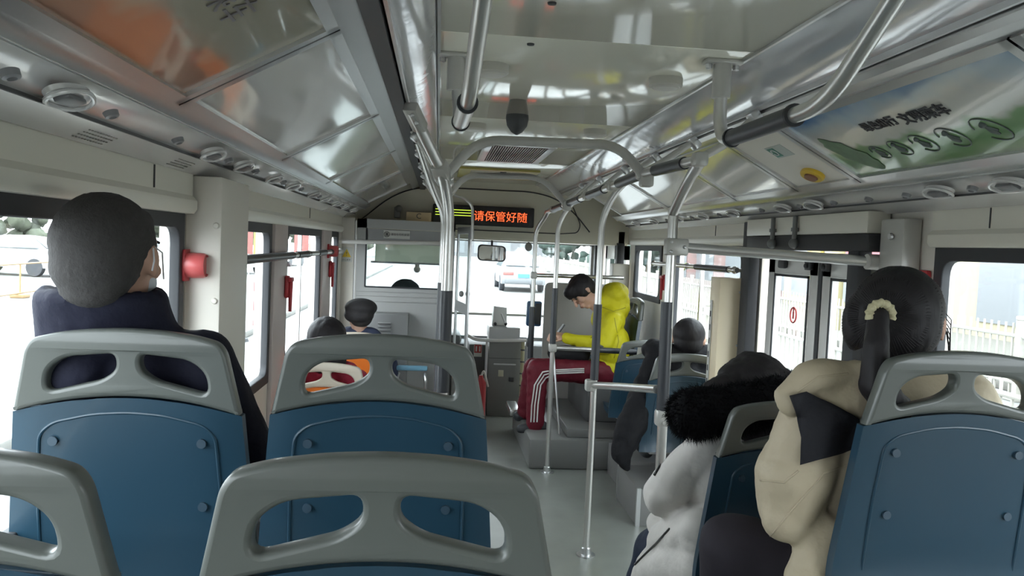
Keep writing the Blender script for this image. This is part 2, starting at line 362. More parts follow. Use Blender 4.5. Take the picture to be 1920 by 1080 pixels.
for i in range(6):
    t, pl, q, nrm, e = panel(1, seamR[i]+.004, seamR[i+1]-.004, SKYP if i == 1 else (WHITE if i == 2 else PANEL), descR[i])
    if i == 1:
        text('绿色出行', .040, frame_mat(q(.63, 2.085)+nrm*.002, (0, -1, 0), e), INK, t, bold=.0012)
        text('文明乘车', .048, frame_mat(q(.61, 1.895)+nrm*.002, (0, -1, 0), e), INK, t, bold=.0012)
        FIG = mat('cyclist_ink', (.10, .12, .11), .5); LEAF = mat('poster_tree_green', (.10, .17, .09), .5, var=.5, vscale=40)
        ax = lambda u, y: q(u, y)+nrm*.0015
        for k, y in enumerate((2.24, 2.14, 2.03, 1.91, 1.77)):
            b = B(); s = 1+.12*k
            b.tube([ax(.33+.085*s*math.sin(a)+.02*s*math.cos(a), y+.030*s*math.cos(a)) for a in [j*2*math.pi/22 for j in range(20)]], .0016, 6)
            b.ball(ax(.39, y+.003), .006*s); b.tube([ax(.37, y+.003), ax(.32, y-.003), ax(.27, y-.008)], [.004, .008, .003], 8); b.tube([ax(.36, y), ax(.31, y-.018)], .003, 6)
            b.fin('cyclist_figure', FIG, t)
        b = B()
        pr_ = random.Random(4); top, bt_ = (.66, 2.42), (.12, 2.33); L_ = []; R_ = []
        for k in range(15):
            f = k/14; w_ = .006+.075*f*(1-f)*2.6+pr_.uniform(-.008, .008); u = top[0]+(bt_[0]-top[0])*f; y = top[1]+(bt_[1]-top[1])*f
            L_.append(ax(u, y+w_)); R_.append(ax(u, y-w_-pr_.uniform(0, .012)))
        b.poly(L_+R_[::-1], nrm, .0006)
        b.fin('painted_tree', LEAF, t)
    if i == 2:
        bt = root('stop_button', q(.24, 2.74), 'yellow oval button on the panel beside the landscape poster', 'button')
        Mx = frame_mat(q(.22, 2.73), (0, 1, 0), e)
        YEL = mat('yellow_button_plastic', (.72, .48, .04), .35)
        def oval(r0, r1, h0, h1, m, nm):
            b = B(); b.lathe([(r0, h0), (r0, h1*.6), (r0*.9, h1), (r1, h1)], (0, 0, 0), 32)
            bmesh.ops.scale(b.bm, vec=(1.0, .62, 1), verts=b.bm.verts); sg = 1 if (Mx.to_3x3() @ Vector((0, 0, 1))).dot(nrm) > 0 else -1
            bmesh.ops.scale(b.bm, vec=(1, 1, sg), verts=b.bm.verts); bmesh.ops.transform(b.bm, matrix=Mx, verts=b.bm.verts); return b.fin(nm, m, bt)
        oval(.062, .03, 0, .014, YEL, 'bezel'); oval(.036, .02, .014, .020, mat('brown_button', (.25, .10, .05), .4), 'push_cap')
        st = root('information_sticker', q(.62, 2.72), 'green and white sticker above the yellow oval button', 'sticker')
        b = B(); b.poly([q(.54, 2.79), q(.72, 2.79), q(.72, 2.66), q(.54, 2.66)], nrm, .001); b.fin('backing', mat('pale_sticker', (.42, .46, .43), .4), st)
        b = B(); b.poly([q(.56, 2.785), q(.70, 2.785), q(.70, 2.735), q(.56, 2.735)], nrm, .0016); b.fin('green_field', mat('sticker_green', (.05, .22, .16), .4), st)
        Ms = frame_mat(q(.63, 2.76)+nrm*.002, (0, 1, 0), e); b = B(); b.tube([Ms @ Vector((.016*math.cos(a), .016*math.sin(a), 0)) for a in [j*.4 for j in range(16)]], .002, 6); b.fin('ring_mark', mat('sticker_white', (.7, .72, .7), .4), st)
# vents and knobs along the ducts ------------------------
def duct_frame(side, y, f=.5):
    X = (lambda x: x) if side == -1 else (lambda x: .835-x)
    A = Vector((X(-.655), y, 1.655)); D = Vector((X(-.572), y, 1.692)); e = (D-A).normalized(); p = A.lerp(D, f)
    nz = Vector((e.z, 0, -e.x)); nz = nz if nz.z < 0 else -nz
    return p, e, nz
ORD = ['nearest', 'second', 'third', 'fourth', 'fifth', 'sixth', 'seventh', 'eighth', 'ninth', 'tenth']
def vent_proto(side):
    p, e, nz = duct_frame(side, 0)
    o = root('air_vent', p+nz*.008, None, 'vent'); L = nz
    M = frame_mat(p+nz*.008, (0, 1, 0), e); sg = 1 if (M.to_3x3() @ Vector((0, 0, 1))).dot(nz) > 0 else -1
    b = B(); ring = [Vector((.060*math.cos(a)*(1), .030*math.sin(a), sg*(.006+.005*abs(math.cos(a))))) for a in [j*2*math.pi/28 for j in range(29)]]
    b.tube(ring, .0042, 8); b.fin_ = None
    bmesh.ops.transform(b.bm, matrix=M, verts=b.bm.verts); b.fin('outlet_ring', STRIP, o)
    b = B(); b.box((0, 0, sg*.010), (.066, .026, .008), .002); bmesh.ops.transform(b.bm, matrix=M, verts=b.bm.verts); g = b.fin('outlet_flap', mat('grey_vent_flap', (.16, .16, .165), .4), o)
    b = B(); b.lathe([(.060, -.004), (.058, .004), (.05, .005)], (0, 0, 0), 28); bmesh.ops.scale(b.bm, vec=(1, .5, sg), verts=b.bm.verts); bmesh.ops.transform(b.bm, matrix=M, verts=b.bm.verts); b.fin('base_plate', STRIP, o)
    k = root('nozzle', p+nz*.008, None, 'nozzle')
    b = B(); b.lathe([(.018, 0), (.016, .010), (.009, .012), (.008, .006)], (0, 0, 0), 20); bmesh.ops.scale(b.bm, vec=(1, .75, sg), verts=b.bm.verts); bmesh.ops.transform(b.bm, matrix=M, verts=b.bm.verts); b.fin('nozzle_ring', mat('mid_grey_nozzle', (.24, .24, .25), .35), k)
    return o, k
for side, ven, kno, nm in ((-1, [1.38, 2.22, 2.56, 3.02, 3.40, 3.95, 4.35, 4.85, 5.3, 5.8], [1.20, 1.55, 1.93, 2.38, 2.72, 3.20, 3.60, 4.15, 4.6, 5.1], 'left'), (1, [1.93, 2.22, 3.0, 3.28, 3.85, 4.3, 4.75, 5.3, 5.8], [2.07, 2.38, 2.60, 2.84, 3.12, 3.5, 4.05, 4.5, 5.0], 'right')):
    v0, k0 = vent_proto(side)
    for lst, pr0, what in ((ven, v0, 'air vent'), (kno, k0, 'nozzle')):
        for i, y in enumerate(lst):
            o = pr0 if i == 0 else copy_tree(pr0)
            o.location.y = y
            o['group'] = '%ss on the %s duct' % (what, nm)
            o['label'] = ('grey oval %s on the %s duct' if what == 'air vent' else 'small round grey %s on the %s duct') % (what, nm)+', '+ORD[i]+' from the viewer in its row'
for (px_, py_, l) in ((180, 253, 'perforated speaker holes in the left soffit nearest the viewer'), (340, 304, 'faint perforated speaker holes above the left pillar')):
    c_ = atx(px_, py_, -.695); e_ = Vector((.073, 0, .032)).normalized(); c_.z = 1.622+(c_.x+.725)*.032/.073-.001
    t = root('speaker_grille', c_, l, 'speaker'); b = B()
    for i_ in range(11):
        for j_ in range(4): p_ = c_+e_*(j_-1.5)*.011+Vector((0, (i_-5)*.013, 0)); b.box(p_, (.0036, .0036, .002))
    o_ = b.fin('speaker_holes', mat('speaker_hole_grey', (.30, .29, .27), .7), t); o_['kind'] = 'stuff'
# ceiling lamps, camera dome, grille ----------------------
LAMP = mat('lamp_cover', (.55, .53, .47), .35)
lp = root('ceiling_lamp', (.133, 2.33, ZC), None, 'ceiling lamp', 'round ceiling discs')
b = B(); b.lathe([(.050, 0), (.050, -.022), (.044, -.027), (.030, -.028)], (.133, 2.33, ZC), 32); b.fin('disc_housing', LAMP, lp)
b = B(); b.lathe([(.040, -.0275), (.036, -.031), (.01, -.033)], (.133, 2.33, ZC), 28); b.fin('diffuser', mat('frosted_cover', (.62, .60, .54), .4), lp)
for i, (x, y, l) in enumerate(((.133, 2.33, 'beside the left overhead rail'), (.655, 2.36, 'beside the right rail bracket'), (.135, 3.46, 'ahead of the left rail end'), (.655, 3.44, 'ahead of the dark camera at right'))):
    o = lp if i == 0 else copy_tree(lp); o.location = (x, y, ZC); o['label'] = 'round cream ceiling disc '+l
cd = root('security_camera', (.262, 2.86, ZC), 'dark grey dome camera hanging from the ceiling', 'camera')
b = B(); b.lathe([(.030, 0), (.036, -.025), (.040, -.045), (.040, -.052)], (.262, 2.86, ZC), 24); b.fin('mount', mat('camera_mount', (.22, .20, .18), .3), cd)
b = B(); b.lathe([(.040, -.052), (.041, -.065), (.036, -.090), (.020, -.112), (.003, -.122)], (.262, 2.86, ZC), 24); b.fin('dome', DARK, cd)
for i, p in enumerate(((1035, 5), (995, 82))):
    q = atz(*p, ZC); s = root('ceiling_bolt', q, 'small dark bolt in the ceiling, '+('nearest the viewer' if i == 0 else 'ahead of the nearest bolt'), 'bolt'); b = B(); b.lathe([(.010, 0), (.009, -.004), (.003, -.005)], q, 12); b.fin('bolt_head', DARK, s)
gr = root('air_grille', (.385, 4.45, ZC), 'ribbed pinkish brown air grille in the ceiling', 'grille')
b = B(); b.span((.21, 4.08, ZC-.010), (.255, 4.86, ZC-.002), .002); b.span((.545, 4.08, ZC-.010), (.585, 4.86, ZC-.002), .002); b.span((.21, 4.06, ZC-.010), (.585, 4.09, ZC-.002)); b.span((.21, 4.85, ZC-.010), (.585, 4.88, ZC-.002)); b.fin('grille_frame', ALU, gr)
b = B()
for k in range(22): x = .262+k*.0128; b.box((x, 4.47, ZC-.007), (.005, .76, .010))
b.fin('grille_bars', mat('brown_grille', (.30, .24, .22), .4), gr)
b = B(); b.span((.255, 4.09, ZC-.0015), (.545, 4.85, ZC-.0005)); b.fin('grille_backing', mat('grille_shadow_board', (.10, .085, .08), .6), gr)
# front fascia with arched edge -----------------------------
b = B(); b.span((WL, Y1, 1.52), (WR, Y1+.04, 2.0)); b.span((WL, Y1+.04, 1.50), (WR, 8.1, 1.56)); struct(b.fin('wall_front', mat('fascia_paint', (.64, .61, .50), .4)))
b = B(); pts = [Vector((x, Y1-.006, z)) for x, z in [(-.70, 1.56), (-.42, 1.80), (-.25, 1.885), (-.05, 1.91), (.75, 1.91), (.95, 1.87), (1.12, 1.75), (1.25, 1.60)]]
b.bend(pts, .005, .12, 8); b.bend([Vector((x, Y1-.012, z)) for x, z in [(.1, 1.575), (1.0, 1.575), (1.15, 1.59), (1.17, 1.66), (1.10, 1.80)]], .004, .04, 8); struct(b.fin('trim_arch', DARK))
ht = root('roof_hatch', (.36, 5.9, ZC), 'yellow framed roof hatch before the front fascia', 'roof hatch')
b = B(); 
for a, c in (((.12, 5.35), (.66, 5.43)), ((.12, 5.95), (.66, 6.03)), ((.12, 5.43), (.20, 5.95)), ((.58, 5.43), (.66, 5.95))): b.span((*a, ZC-.016), (*c, ZC-.002))
b.fin('hatch_frame', mat('yellow_frame', (.42, .36, .10), .4), ht)
b = B(); b.span((.20, 5.43, ZC-.010), (.58, 5.95, ZC-.002)); b.fin('hatch_lid', CEIL, ht)
q = at(943, 340, 5.5); fc = root('front_dome_camera', q, 'tiny dark dome camera below the yellow hatch', 'camera'); b = B(); b.lathe([(.022, 0), (.022, -.02), (.012, -.035), (.002, -.04)], (q.x, 5.5, ZC-.002), 16); b.fin('dome', DARK, fc)
# windscreen ------------------------------------------------
YW = 7.95
b = B(); b.span((WL, YW, -.3), (WR, YW+.1, .55)); b.span((WL-.06, YW, .55), (WL+.05, YW+.1, 1.6)); b.span((WR-.05, YW, .55), (WR+.06, YW+.1, 1.6)); b.span((WL, YW, 1.49), (WR, YW+.1, 2.05)); struct(b.fin('wall_windscreen', DGREY))
b = B(); b.span((WL, YW+.03, .5), (WR, YW+.036, 1.52)); struct(b.fin('window_8', GLASS))
b = B(); b.span((WL, 7.55, .0), (WR-.4, 7.94, .52), .03); b.span((-.5, 7.45, .50), (.25, 7.9, .62), .05); b.bm.verts.ensure_lookup_table()
t = b.fin('dashboard', mat('dashboard_plastic', (.09, .09, .09), .6)); tag(t, 'dark dashboard under the windscreen', 'dashboard')
b = B(); b.tube([(.1, 7.6, .80), (1.25, 7.6, .80)], .012); t = b.fin('windscreen_rail', PAINTED); tag(t, 'thin grey rail across the windscreen behind the farebox', 'rail')
b = B(); b.tube([(.62, 7.6, .80), (.62, 7.6, .52)], .012); b.tube([(1.25, 7.6, .80), (1.25, 7.6, 0)], .014); b.tube([(.1, 7.6, .80), (.1, 7.6, .52)], .012)
b.fin('rail_post', PAINTED, t)
# ============================================================ OUTSIDE
GZ = -.35
ROAD = mat('pale_road_asphalt', (.15, .15, .145), .7, var=.12, vscale=.35)
b = B(); b.span((-120, -40, GZ-.1), (120, 260, GZ)); struct(b.fin('road', ROAD))
LINE = mat('road_line_paint', (.26, .26, .25), .6)
b = B()
for x in (-2.4, -6.0, 2.6): b.span((x-.06, -10, GZ+.001), (x+.06, 120, GZ+.006))
for x in (-9.4, -.4+6): 
    for k in range(20): b.span((x-.06, k*5-10, GZ+.001), (x+.06, k*5-7.5, GZ+.006))
struct(b.fin('road_markings', LINE))
b = B(); b.span((8.4, -20, GZ), (14, 120, GZ+.14), .02); struct(b.fin('pavement', mat('pavement_slabs', (.15, .145, .13), .8, var=.1, vscale=2)))
def car(loc, rz, m, label, name='car', plate=False):
    t = root(name, (0, 0, 0), label, 'car', 'cars out on the road')
    prof = [(-2.25, .32), (-2.28, .62), (-2.2, .90), (-1.75, 1.0), (-1.1, 1.40), (-.2, 1.46), (.55, 1.38), (1.15, .98), (2.0, .86), (2.25, .65), (2.25, .32)]
    b = B(); rows = []
    for x, z in prof:
        for_ = []
        hw = .88 if z < 1.05 else .62
        rows.append([b.bm.verts.new((sx*hw, x, z)) for sx in (-1, -.5, .5, 1)])
    for A, Q in zip(rows, rows[1:]):
        for k in range(3): b.bm.faces.new((A[k], A[k+1], Q[k+1], Q[k]))
    b.bm.faces.new([r[0] for r in rows]); b.bm.faces.new([r[3] for r in rows][::-1]); b.bm.faces.new(rows[0][::-1]+[]) ; b.bm.faces.new(rows[-1]+[])
    b.bm.faces.new([rows[0][0], rows[0][1], rows[0][2], rows[0][3], rows[-1][3], rows[-1][2], rows[-1][1], rows[-1][0]])
    body = b.fin('body', m, t, 30)
    G = mat('car_glass', (.10, .13, .15), .1)
    b = B(); b.poly([(-.70, -1.74, 1.04), (.70, -1.74, 1.04), (.54, -1.16, 1.37), (-.54, -1.16, 1.37)], (0, -.5, .8), .012); b.fin('rear_window', G, t)
    b = B(); b.poly([(-.70, 1.12, 1.02), (.70, 1.12, 1.02), (.54, .60, 1.35), (-.54, .60, 1.35)], (0, .5, .8), .012); b.fin('windscreen', G, t)
    for s_ in (-1, 1):
        b = B(); b.poly([(s_*.885, -1.55, 1.02), (s_*.885, .95, 1.0), (s_*.66, .45, 1.34), (s_*.65, -1.05, 1.36)], (s_, 0, .5), .012); b.fin('side_window', G, t)
        b = B(); b.box((s_*.62, -2.26, .74), (.42, .06, .13), .02); b.fin('tail_light', mat('tail_light', (.30, .10, .09), .3), t)
        for y in (-1.4, 1.4):
            b = B(); b.lathe([(.31, -.1), (.33, -.06), (.33, .06), (.31, .1)], (s_*.80, y, .33), 20, (0, R(90), 0)); b.fin('wheel', RUBBER, t)
    if plate: b = B(); b.box((0, -2.29, .66), (.46, .03, .15)); b.fin('number_plate', mat('blue_plate', (.06, .20, .55), .4), t)
    b = B(); b.box((0, -2.27, .42), (1.5, .08, .16), .02); b.fin('bumper', mat('bumper_grey', (.12, .13, .14), .5), t)
    t.location = loc; t.rotation_euler.z = rz; return t
q = atz(966, 540, GZ)
car((q.x, 34, GZ), 0, mat('silver_car_paint', (.20, .21, .22), .3, .2), 'silver saloon car with a blue number plate ahead of the bus', plate=True)
CW = mat('white_car_paint', (.30, .30, .30), .3)
car((-15.5, 31, GZ), R(80), CW, 'white car seen through the left window behind the man')
car((-16.5, 47, GZ), R(95), CW, 'white car between the head and the red alarm box')
car((-9.6, 38, GZ), R(170), CW, 'white car seen through the second left window')
car((-9.8, 52, GZ), R(175), CW, 'white car seen through the third left window')
car((-24, 33, GZ), R(90), mat('dark_car_paint', (.06, .07, .09), .3), 'dark car far off at the left edge')
car((5.6, 60, GZ), 0, CW, 'distant white car beyond the silver saloon')
# hedge and trees, left and far ------------------------------
def foliage(name, c, size, m, n, label, cat='tree', trunk=True, seed=1):
    rnd = random.Random(seed); t = root(name, (c[0], c[1], GZ), label, cat, 'trees along the road' if cat == 'tree' else None); b = B()
    for k in range(n):
        a = rnd.uniform(0, 6.28); r_ = rnd.random()**.5; p = Vector((c[0]+size[0]*r_*math.cos(a), c[1]+size[1]*r_*math.sin(a), c[2]+rnd.uniform(-1, 1)*size[2]*(1-.4*r_)))
        s_ = rnd.uniform(.16, .32)*min(size[2], 2.5); v0 = len(b.bm.verts); b.bm.verts.ensure_lookup_table()
        g = bmesh.ops.create_icosphere(b.bm, subdivisions=2, radius=s_)['verts']
        for v in g: v.co *= 1+.45*noise.noise(v.co*4/s_*.3+p)
        bmesh.ops.translate(b.bm, vec=p, verts=g)
    b.fin('crown', m, t, 180)
    if trunk: b = B(); b.tube([(c[0], c[1], GZ), (c[0]+.05, c[1], c[2])], [.14, .09], 10); b.fin('trunk', mat('bark', (.10, .08, .06), .9), t)
    return t
GRN = mat('winter_foliage', (.07, .08, .055), .9, var=.4, vscale=3); GRN2 = mat('dark_evergreen', (.035, .055, .045), .9, var=.4, vscale=3)
for i, (x, y, z, sx, sz) in enumerate(((-34, 45, 1.6, 3.5, 1.9), (-30, 56, 1.8, 4, 2.1), (-24, 66, 2.2, 4, 2.4), (-42, 40, 1.7, 4, 2), (-17, 80, 2.6, 4, 2.6), (-9, 92, 3, 4, 3), (-3, 100, 3, 4, 3))):
    foliage('bushy_tree', (x, y, z), (sx, 2, sz), GRN, 60, 'hazy olive tree across the road, '+['left of the head', 'behind the head', 'right of the head', 'at the far left edge', 'behind the second window', 'behind the third window', 'behind the sunshade'][i], seed=i)
for i, (x, y) in enumerate(((10.6, 50), (11.2, 42), (12.6, 56), (9.8, 64), (12.6, 62))):
    foliage('evergreen_tree', (x, y, 1.6), (1.3, 1.2, 1.9), GRN2, 22, 'dark evergreen tree beyond the white fence ahead, '+['left of the middle pole', 'right of the middle pole', 'near the front door', 'farthest away', 'behind the boy'][i], seed=20+i)
foliage('round_shrub', (10.9, 36, .9), (.7, .6, .5), mat('yellow_green_shrub', (.15, .17, .06), .9, var=.3, vscale=5), 14, 'yellow green round shrub behind the white fence ahead', seed=44)
# far buildings ------------------------------------------------
def building(x0, x1, y0, y1, h, m, label, nwx, nwz, face='y', group='buildings along the street'):
    t = root('building', ((x0+x1)/2, (y0+y1)/2, GZ), label, 'building', group)
    b = B(); b.span((x0, y0, GZ), (x1, y1, h)); b.fin('facade', m, t)
    Wn = mat('building_window', (.16, .17, .18), .3)
    for i in range(nwx):
        for j in range(nwz):
            b = B()
            z0 = GZ+.5+j*3; z1 = z0+2.0
            if face == 'y':
                a = x0+(x1-x0)*(i+.2)/nwx; c = x0+(x1-x0)*(i+.8)/nwx; b.span((a, y0-.04, z0), (c, y0+.02, z1))
            else:
                a = y0+(y1-y0)*(i+.2)/nwx; c = y0+(y1-y0)*(i+.8)/nwx; b.span((x0-.04, a, z0), (x0+.02, c, z1))
            b.fin('window', Wn, t)
    return t
building(-10, 20, 130, 140, 14, mat('pale_facade', (.12, .125, .13), .8), 'wide pale building closing the view straight ahead', 8, 3)
building(14, 24, 30, 52, 9, mat('pink_facade', (.17, .11, .10), .8), 'pinkish building beyond the fence right of the road', 5, 2, 'x')
building(13, 23, 12, 29, 8, mat('cream_facade', (.30, .27, .18), .8), 'cream shop building seen through the exit door', 5, 2, 'x')
building(12.5, 22, -6, 11, 8, mat('grey_facade', (.30, .29, .26), .8), 'light grey shop building beside the rear right window', 5, 2, 'x')
def board(name, x, y0, y1, z0, z1, m, label, cat='sign', th=.12):
    b = B(); b.span((x, y0, z0), (x+th, y1, z1), .02); o = b.fin(name, m); return tag(o, label, cat)
board('shop_sign', 12.87, 20.5, 24.5, 1.0, 2.0, mat('red_sign', (.24, .04, .05), .5), 'red shop sign above the fence seen through the middle right window')
board('shop_sign', 12.87, 26.0, 27.0, .8, 2.3, mat('yellow_sign', (.28, .23, .06), .5), 'yellow upright shop sign beside the red shop sign')
board('shop_sign', 12.37, 8.6, 9.8, .6, 1.6, mat('red_sign', (.24, .04, .05), .5), 'red shop sign seen through the rear right window')
for i, (x, y) in enumerate(((9.4, 10.6), (9.3, 8.3), (9.5, 14.5), (9.6, 18.5))):
    b = B(); b.tube([(x, y, GZ), (x, y, 3.0)], .16, 18); o = b.fin('street_column', mat('yellow_column', (.24, .21, .11), .6)); tag(o, 'pale yellow column on the pavement, '+['behind the red alarm', 'at the right window middle', 'behind the exit door', 'ahead of the exit door'][i], 'column', 'columns on the pavement')
# white road fences (each length of fence is one thing) -----------
FW = mat('white_fence_paint', (.30, .29, .26), .5)
def fence(x0, y0, x1, y1, h, n, label):
    t = root('road_fence', (x0, y0, GZ), label, 'fence', 'white road fences')
    p0 = Vector((x0, y0, GZ)); p1 = Vector((x1, y1, GZ)); d = p1-p0
    b = B()
    for z in (h*.22, h*.80): b.tube([p0+Vector((0, 0, z)), p1+Vector((0, 0, z))], .028, 8)
    b.fin('rail', FW, t)
    b = B()
    for i in range(n*14):
        p = p0+d*(i/(n*14)); b.tube([p+Vector((0, 0, .08)), p+Vector((0, 0, h*.96))], .017, 6)
    bs = b.fin('bar', FW, t); bs['kind'] = 'stuff'
    for i in range(n+1):
        p = p0+d*(i/n); b = B(); b.box(p+Vector((0, 0, h*.5)), (.09, .09, h)); b.box(p+Vector((0, 0, h+.03)), (.11, .11, .06), .02); b.box(p+Vector((0, 0, .04)), (.26, .26, .08), .02); b.fin('post', FW, t)
    return t
fence(7.9, 6, 8.1, 33, 1.10, 13, 'long white road fence along the pavement at the right')
fence(5.2, 2, 5.4, 22, .80, 9, 'nearer low white fence seen through the exit door')
fence(8.1, 33, 8.6, 75, 1.15, 15, 'white road fence running ahead beyond the silver car')
# thin barrier, bollards and sign at left ---------------------------
t = root('street_barrier', (-9, 14, GZ), 'thin yellowish street barrier seen through the left window', 'barrier')
YB = mat('pale_orange_paint', (.28, .18, .09), .6)
for z in (.85, .12): b = B(); b.tube([(-9.5, 9, GZ+z), (-11, 30, GZ+z)], .022, 8); b.fin('bar', YB, t)
for k in range(8): b = B(); p = Vector((-9.5-1.5*k/7, 9+3*k, GZ)); b.tube([p, p+Vector((0, 0, .85))], .022, 8); b.box(p+Vector((0, 0, .05)), (.35, .35, .10), .03); b.fin('post', YB, t)
bp = root('traffic_bollard', (0, 0, 0), 'red and white striped bollard behind the second left window', 'bollard', 'striped bollards by the kerb')
for k in range(5):
    b = B(); b.lathe([(.055, .18*k), (.052, .18*k+.18)], (0, 0, .04), 16); b.fin('stripe_band', mat('bollard_red', (.30, .03, .03), .5) if k % 2 == 0 else FW, bp)
b = B(); b.lathe([(.13, 0), (.11, .05), (.05, .07)], (0, 0, 0), 16); b.fin('base', RUBBER, bp)
q = atz(479, 622, GZ); bp.location = q
for px, py, l in ((452, 640, 'red and white striped bollard at the edge of the grey pillar'), (300, 640, 'striped bollard just right of the man by the window bottom')):
    o = copy_tree(bp); o.location = atz(px, py, GZ); o['label'] = l
for q, l in ((atz(466, 520, GZ), 'red and yellow roadside sign in the second left window'), (atz(572, 510, GZ), 'small red and white roadside sign in the third left window')):
    t = root('roadside_sign', q, l, 'sign'); b = B(); b.tube([q, q+Vector((0, 0, 2.2))], .03, 8); b.fin('post', ALU, t)
    b = B(); b.box(q+Vector((-.22, -.05, 1.55)), (.75, .04, 1.1)); b.fin('sign_face', mat('red_sign_face', (.25, .07, .06), .5), t); b = B(); b.box(q+Vector((.30, -.05, 1.6)), (.22, .04, 1.3)); b.fin('sign_strip', mat('lime_sign_face', (.25, .26, .06), .5), t)
b = B(); b.span((-3.6, 2, GZ), (-3.3, 60, GZ+.12), .02); struct(b.fin('kerb', mat('kerb_stone', (.2, .2, .19), .8)))
# ============================================================ SEATS
BOLT = mat('navy_bolt_cap', (.02, .045, .07), .5)
def seat_proto(H, capm, shm, hole=True):
    """origin on the floor below the top of the backrest; faces +Y; H = height of the backrest top"""
    o = root('bus_seat', (0, 0, 0), None, 'seat')
    lean = lambda z: (H-z)*.14                      # the back leans rearward: top at y=0, lower parts further forward
    zb = H-.152                                     # lower edge of the grey cap at the sides
    top = lambda x: zb+.152*(1-(abs(x)/.26)**3.2*.10)-.012*(abs(x)/.17)**2
    bot = lambda x: zb+.030*(1-(abs(x)/.195)**2)
    out = [(-.195, zb), (-.170, zb+.115), (-.158, zb+.133), (-.12, zb+.1435), (-.06, zb+.151), (0, zb+.1535), (.06, zb+.151), (.12, zb+.1435), (.158, zb+.133), (.170, zb+.115), (.195, zb)]
    bt = [(x, bot(x)) for x in [.195-.39*k/16 for k in range(1, 16)]]
    outl = rounded(out[:1]+[out[1]]+out[2:9]+[out[9]]+out[10:]+bt, [0.004, .02]+[.02]*7+[.02, .004]+[.01]*15, 4)
    def hl(s): 
        P = [(-.140, zb+.036), (-.135, zb+.078), (-.105, zb+.101), (-.021, zb+.109), (-.019, zb+.080), (-.045, zb+.060)]
        P = rounded(P, [.028, .03, .03, .018, .022, .05], 5); return [(s*x, z) for x, z in (P if s == 1 else P[::-1])]
    me = curve_plate(outl, [hl(1), hl(-1)], .032, .007)
    for v in me.vertices: v.co.y += lean(v.co.z)+.018-.22*v.co.x**2
    cap = mesh_obj('headrest_cap', me, capm, o, 40)
    # shell
    b = B(); N = 14; K = 16; z0 = .37
    def row(t):
        L = []; 
        for f in (0, 1):
            for k in range(K+1):
                u = -1+2*k/K if f == 0 else 1-2*k/K
                hw = .197+.030*t
                x = u*hw; zt = bot(x*.195/hw)-.001; z = z0+(zt-z0)*(1-t)
                y = lean(z)+.010-.22*x*x+(.040 if f == 1 else 0)+(0 if f == 0 else -.015*abs(u)**3)+(-.012*(1-abs(u)**6) if f == 0 else 0)
                if t > .75: y -= (t-.75)**2*.35
                L.append(b.bm.verts.new((x, y, z)))
        return L
    rows = [row(i/N) for i in range(N+1)]
    for A, Q in zip(rows, rows[1:]):
        n = len(A)
        for k in range(n): b.bm.faces.new((A[k], A[(k+1) % n], Q[(k+1) % n], Q[k]))
    b.bm.faces.new(rows[0]); b.bm.faces.new(rows[-1][::-1])
    sh = b.fin('back_shell', shm, o, 50)
    yb = lambda x, z: lean(z)-.004-.22*x*x
    b = B(); pts = [(-.162, zb-.30), (-.160, zb-.15), (-.152, zb-.040), (-.128, zb-.018), (-.06, zb-.002), (0, zb+.002), (.06, zb-.002), (.128, zb-.018), (.152, zb-.040), (.160, zb-.15), (.162, zb-.30)]
    b.bend([(x, yb(x, z)+.0035, z) for x, z in pts], .0032, .02, 8); b.fin('raised_rim', shm, sh)
    for x in (-.128, .128):
        for z in (zb-.052, .55):
            b = B(); b.lathe([(.0085, .006), (.0085, 0), (.005, -.002)], (x, yb(x, z)+.003, z), 14, (R(90), 0, 0)); b.fin('bolt_cap', BOLT, sh)
    # seat pan
    b = B(); rows = []
    for i in range(10):
        t = i/9; y = .07+.40*t; zt = .395-.018*math.sin(t*math.pi)+.012*t-(.03*(t-.85)/.15 if t > .85 else 0); hw = .19+.006*math.sin(t*3)-(.02*(t-.8)/.2 if t > .8 else 0)
        rows.append([b.bm.verts.new((u*hw, y, zt+.02*abs(u)**4-.006*(1-u*u))) for u in [-1+k/4 for k in range(9)]]+[b.bm.verts.new((u*hw*.97, y, zt-.028)) for u in [1-k/4 for k in range(9)]])
    for A, Q in zip(rows, rows[1:]):
        for k in range(18): b.bm.faces.new((A[k], A[(k+1) % 18], Q[(k+1) % 18], Q[k]))
    b.bm.faces.new(rows[0][::-1]); b.bm.faces.new(rows[-1]); b.fin('seat_pan', shm, o, 50)
    b = B(); b.box((0, .26, .175), (.05, .05, .36), .006); b.box((0, .26, .350), (.30, .28, .02), .004); b.box((0, .26, .008), (.16, .16, .016), .004); b.fin('pedestal', GREY, o)
    return o
def seat(px, py, Y, zf, capm, shm, label, group, rz=0, x=None, ztop=None):
    q = at(px, py, Y); zt = ztop or q.z; o = seat_proto(zt-zf, capm, shm)
    o.location = (q.x if x is None else x, Y, zf); o.rotation_euler.z = rz; WM[o.name] = Matrix.Translation(o.location) @ Matrix.Rotation(rz, 4, 'Z')
    o['label'] = label; o['group'] = group; return o
GB = 'blue shell bus seats'
seat(717, 860, .85, .345, CAPG, BLUE, 'nearest blue seat back with grey handle cap, bottom centre', GB)
seat(717, 860, .85, .345, CAPG, BLUE, 'blue seat back cut off at the lower left corner', GB, x=-.525)
seat(235, 619, 1.45, .40, CAPG, BLUE, 'blue seat with grey cap that the man in the navy jacket sits on', GB)
seat(715, 630, 1.45, .40, CAPG, BLUE, 'empty blue seat with grey cap right of the navy jacket man', GB)
seat(1830, 662, 1.45, .40, CAPG, BLUE, 'blue seat with grey cap behind the ponytail woman', GB, x=1.035)
seat(1470, 755, 1.95, .20, CAPG, BLUE, 'blue seat the person in the white coat sits on', GB, x=.93)
seat(1282, 664, 4.15, .0, CAPG, BLUE, 'blue seat with the black coated passenger', GB, x=1.352)
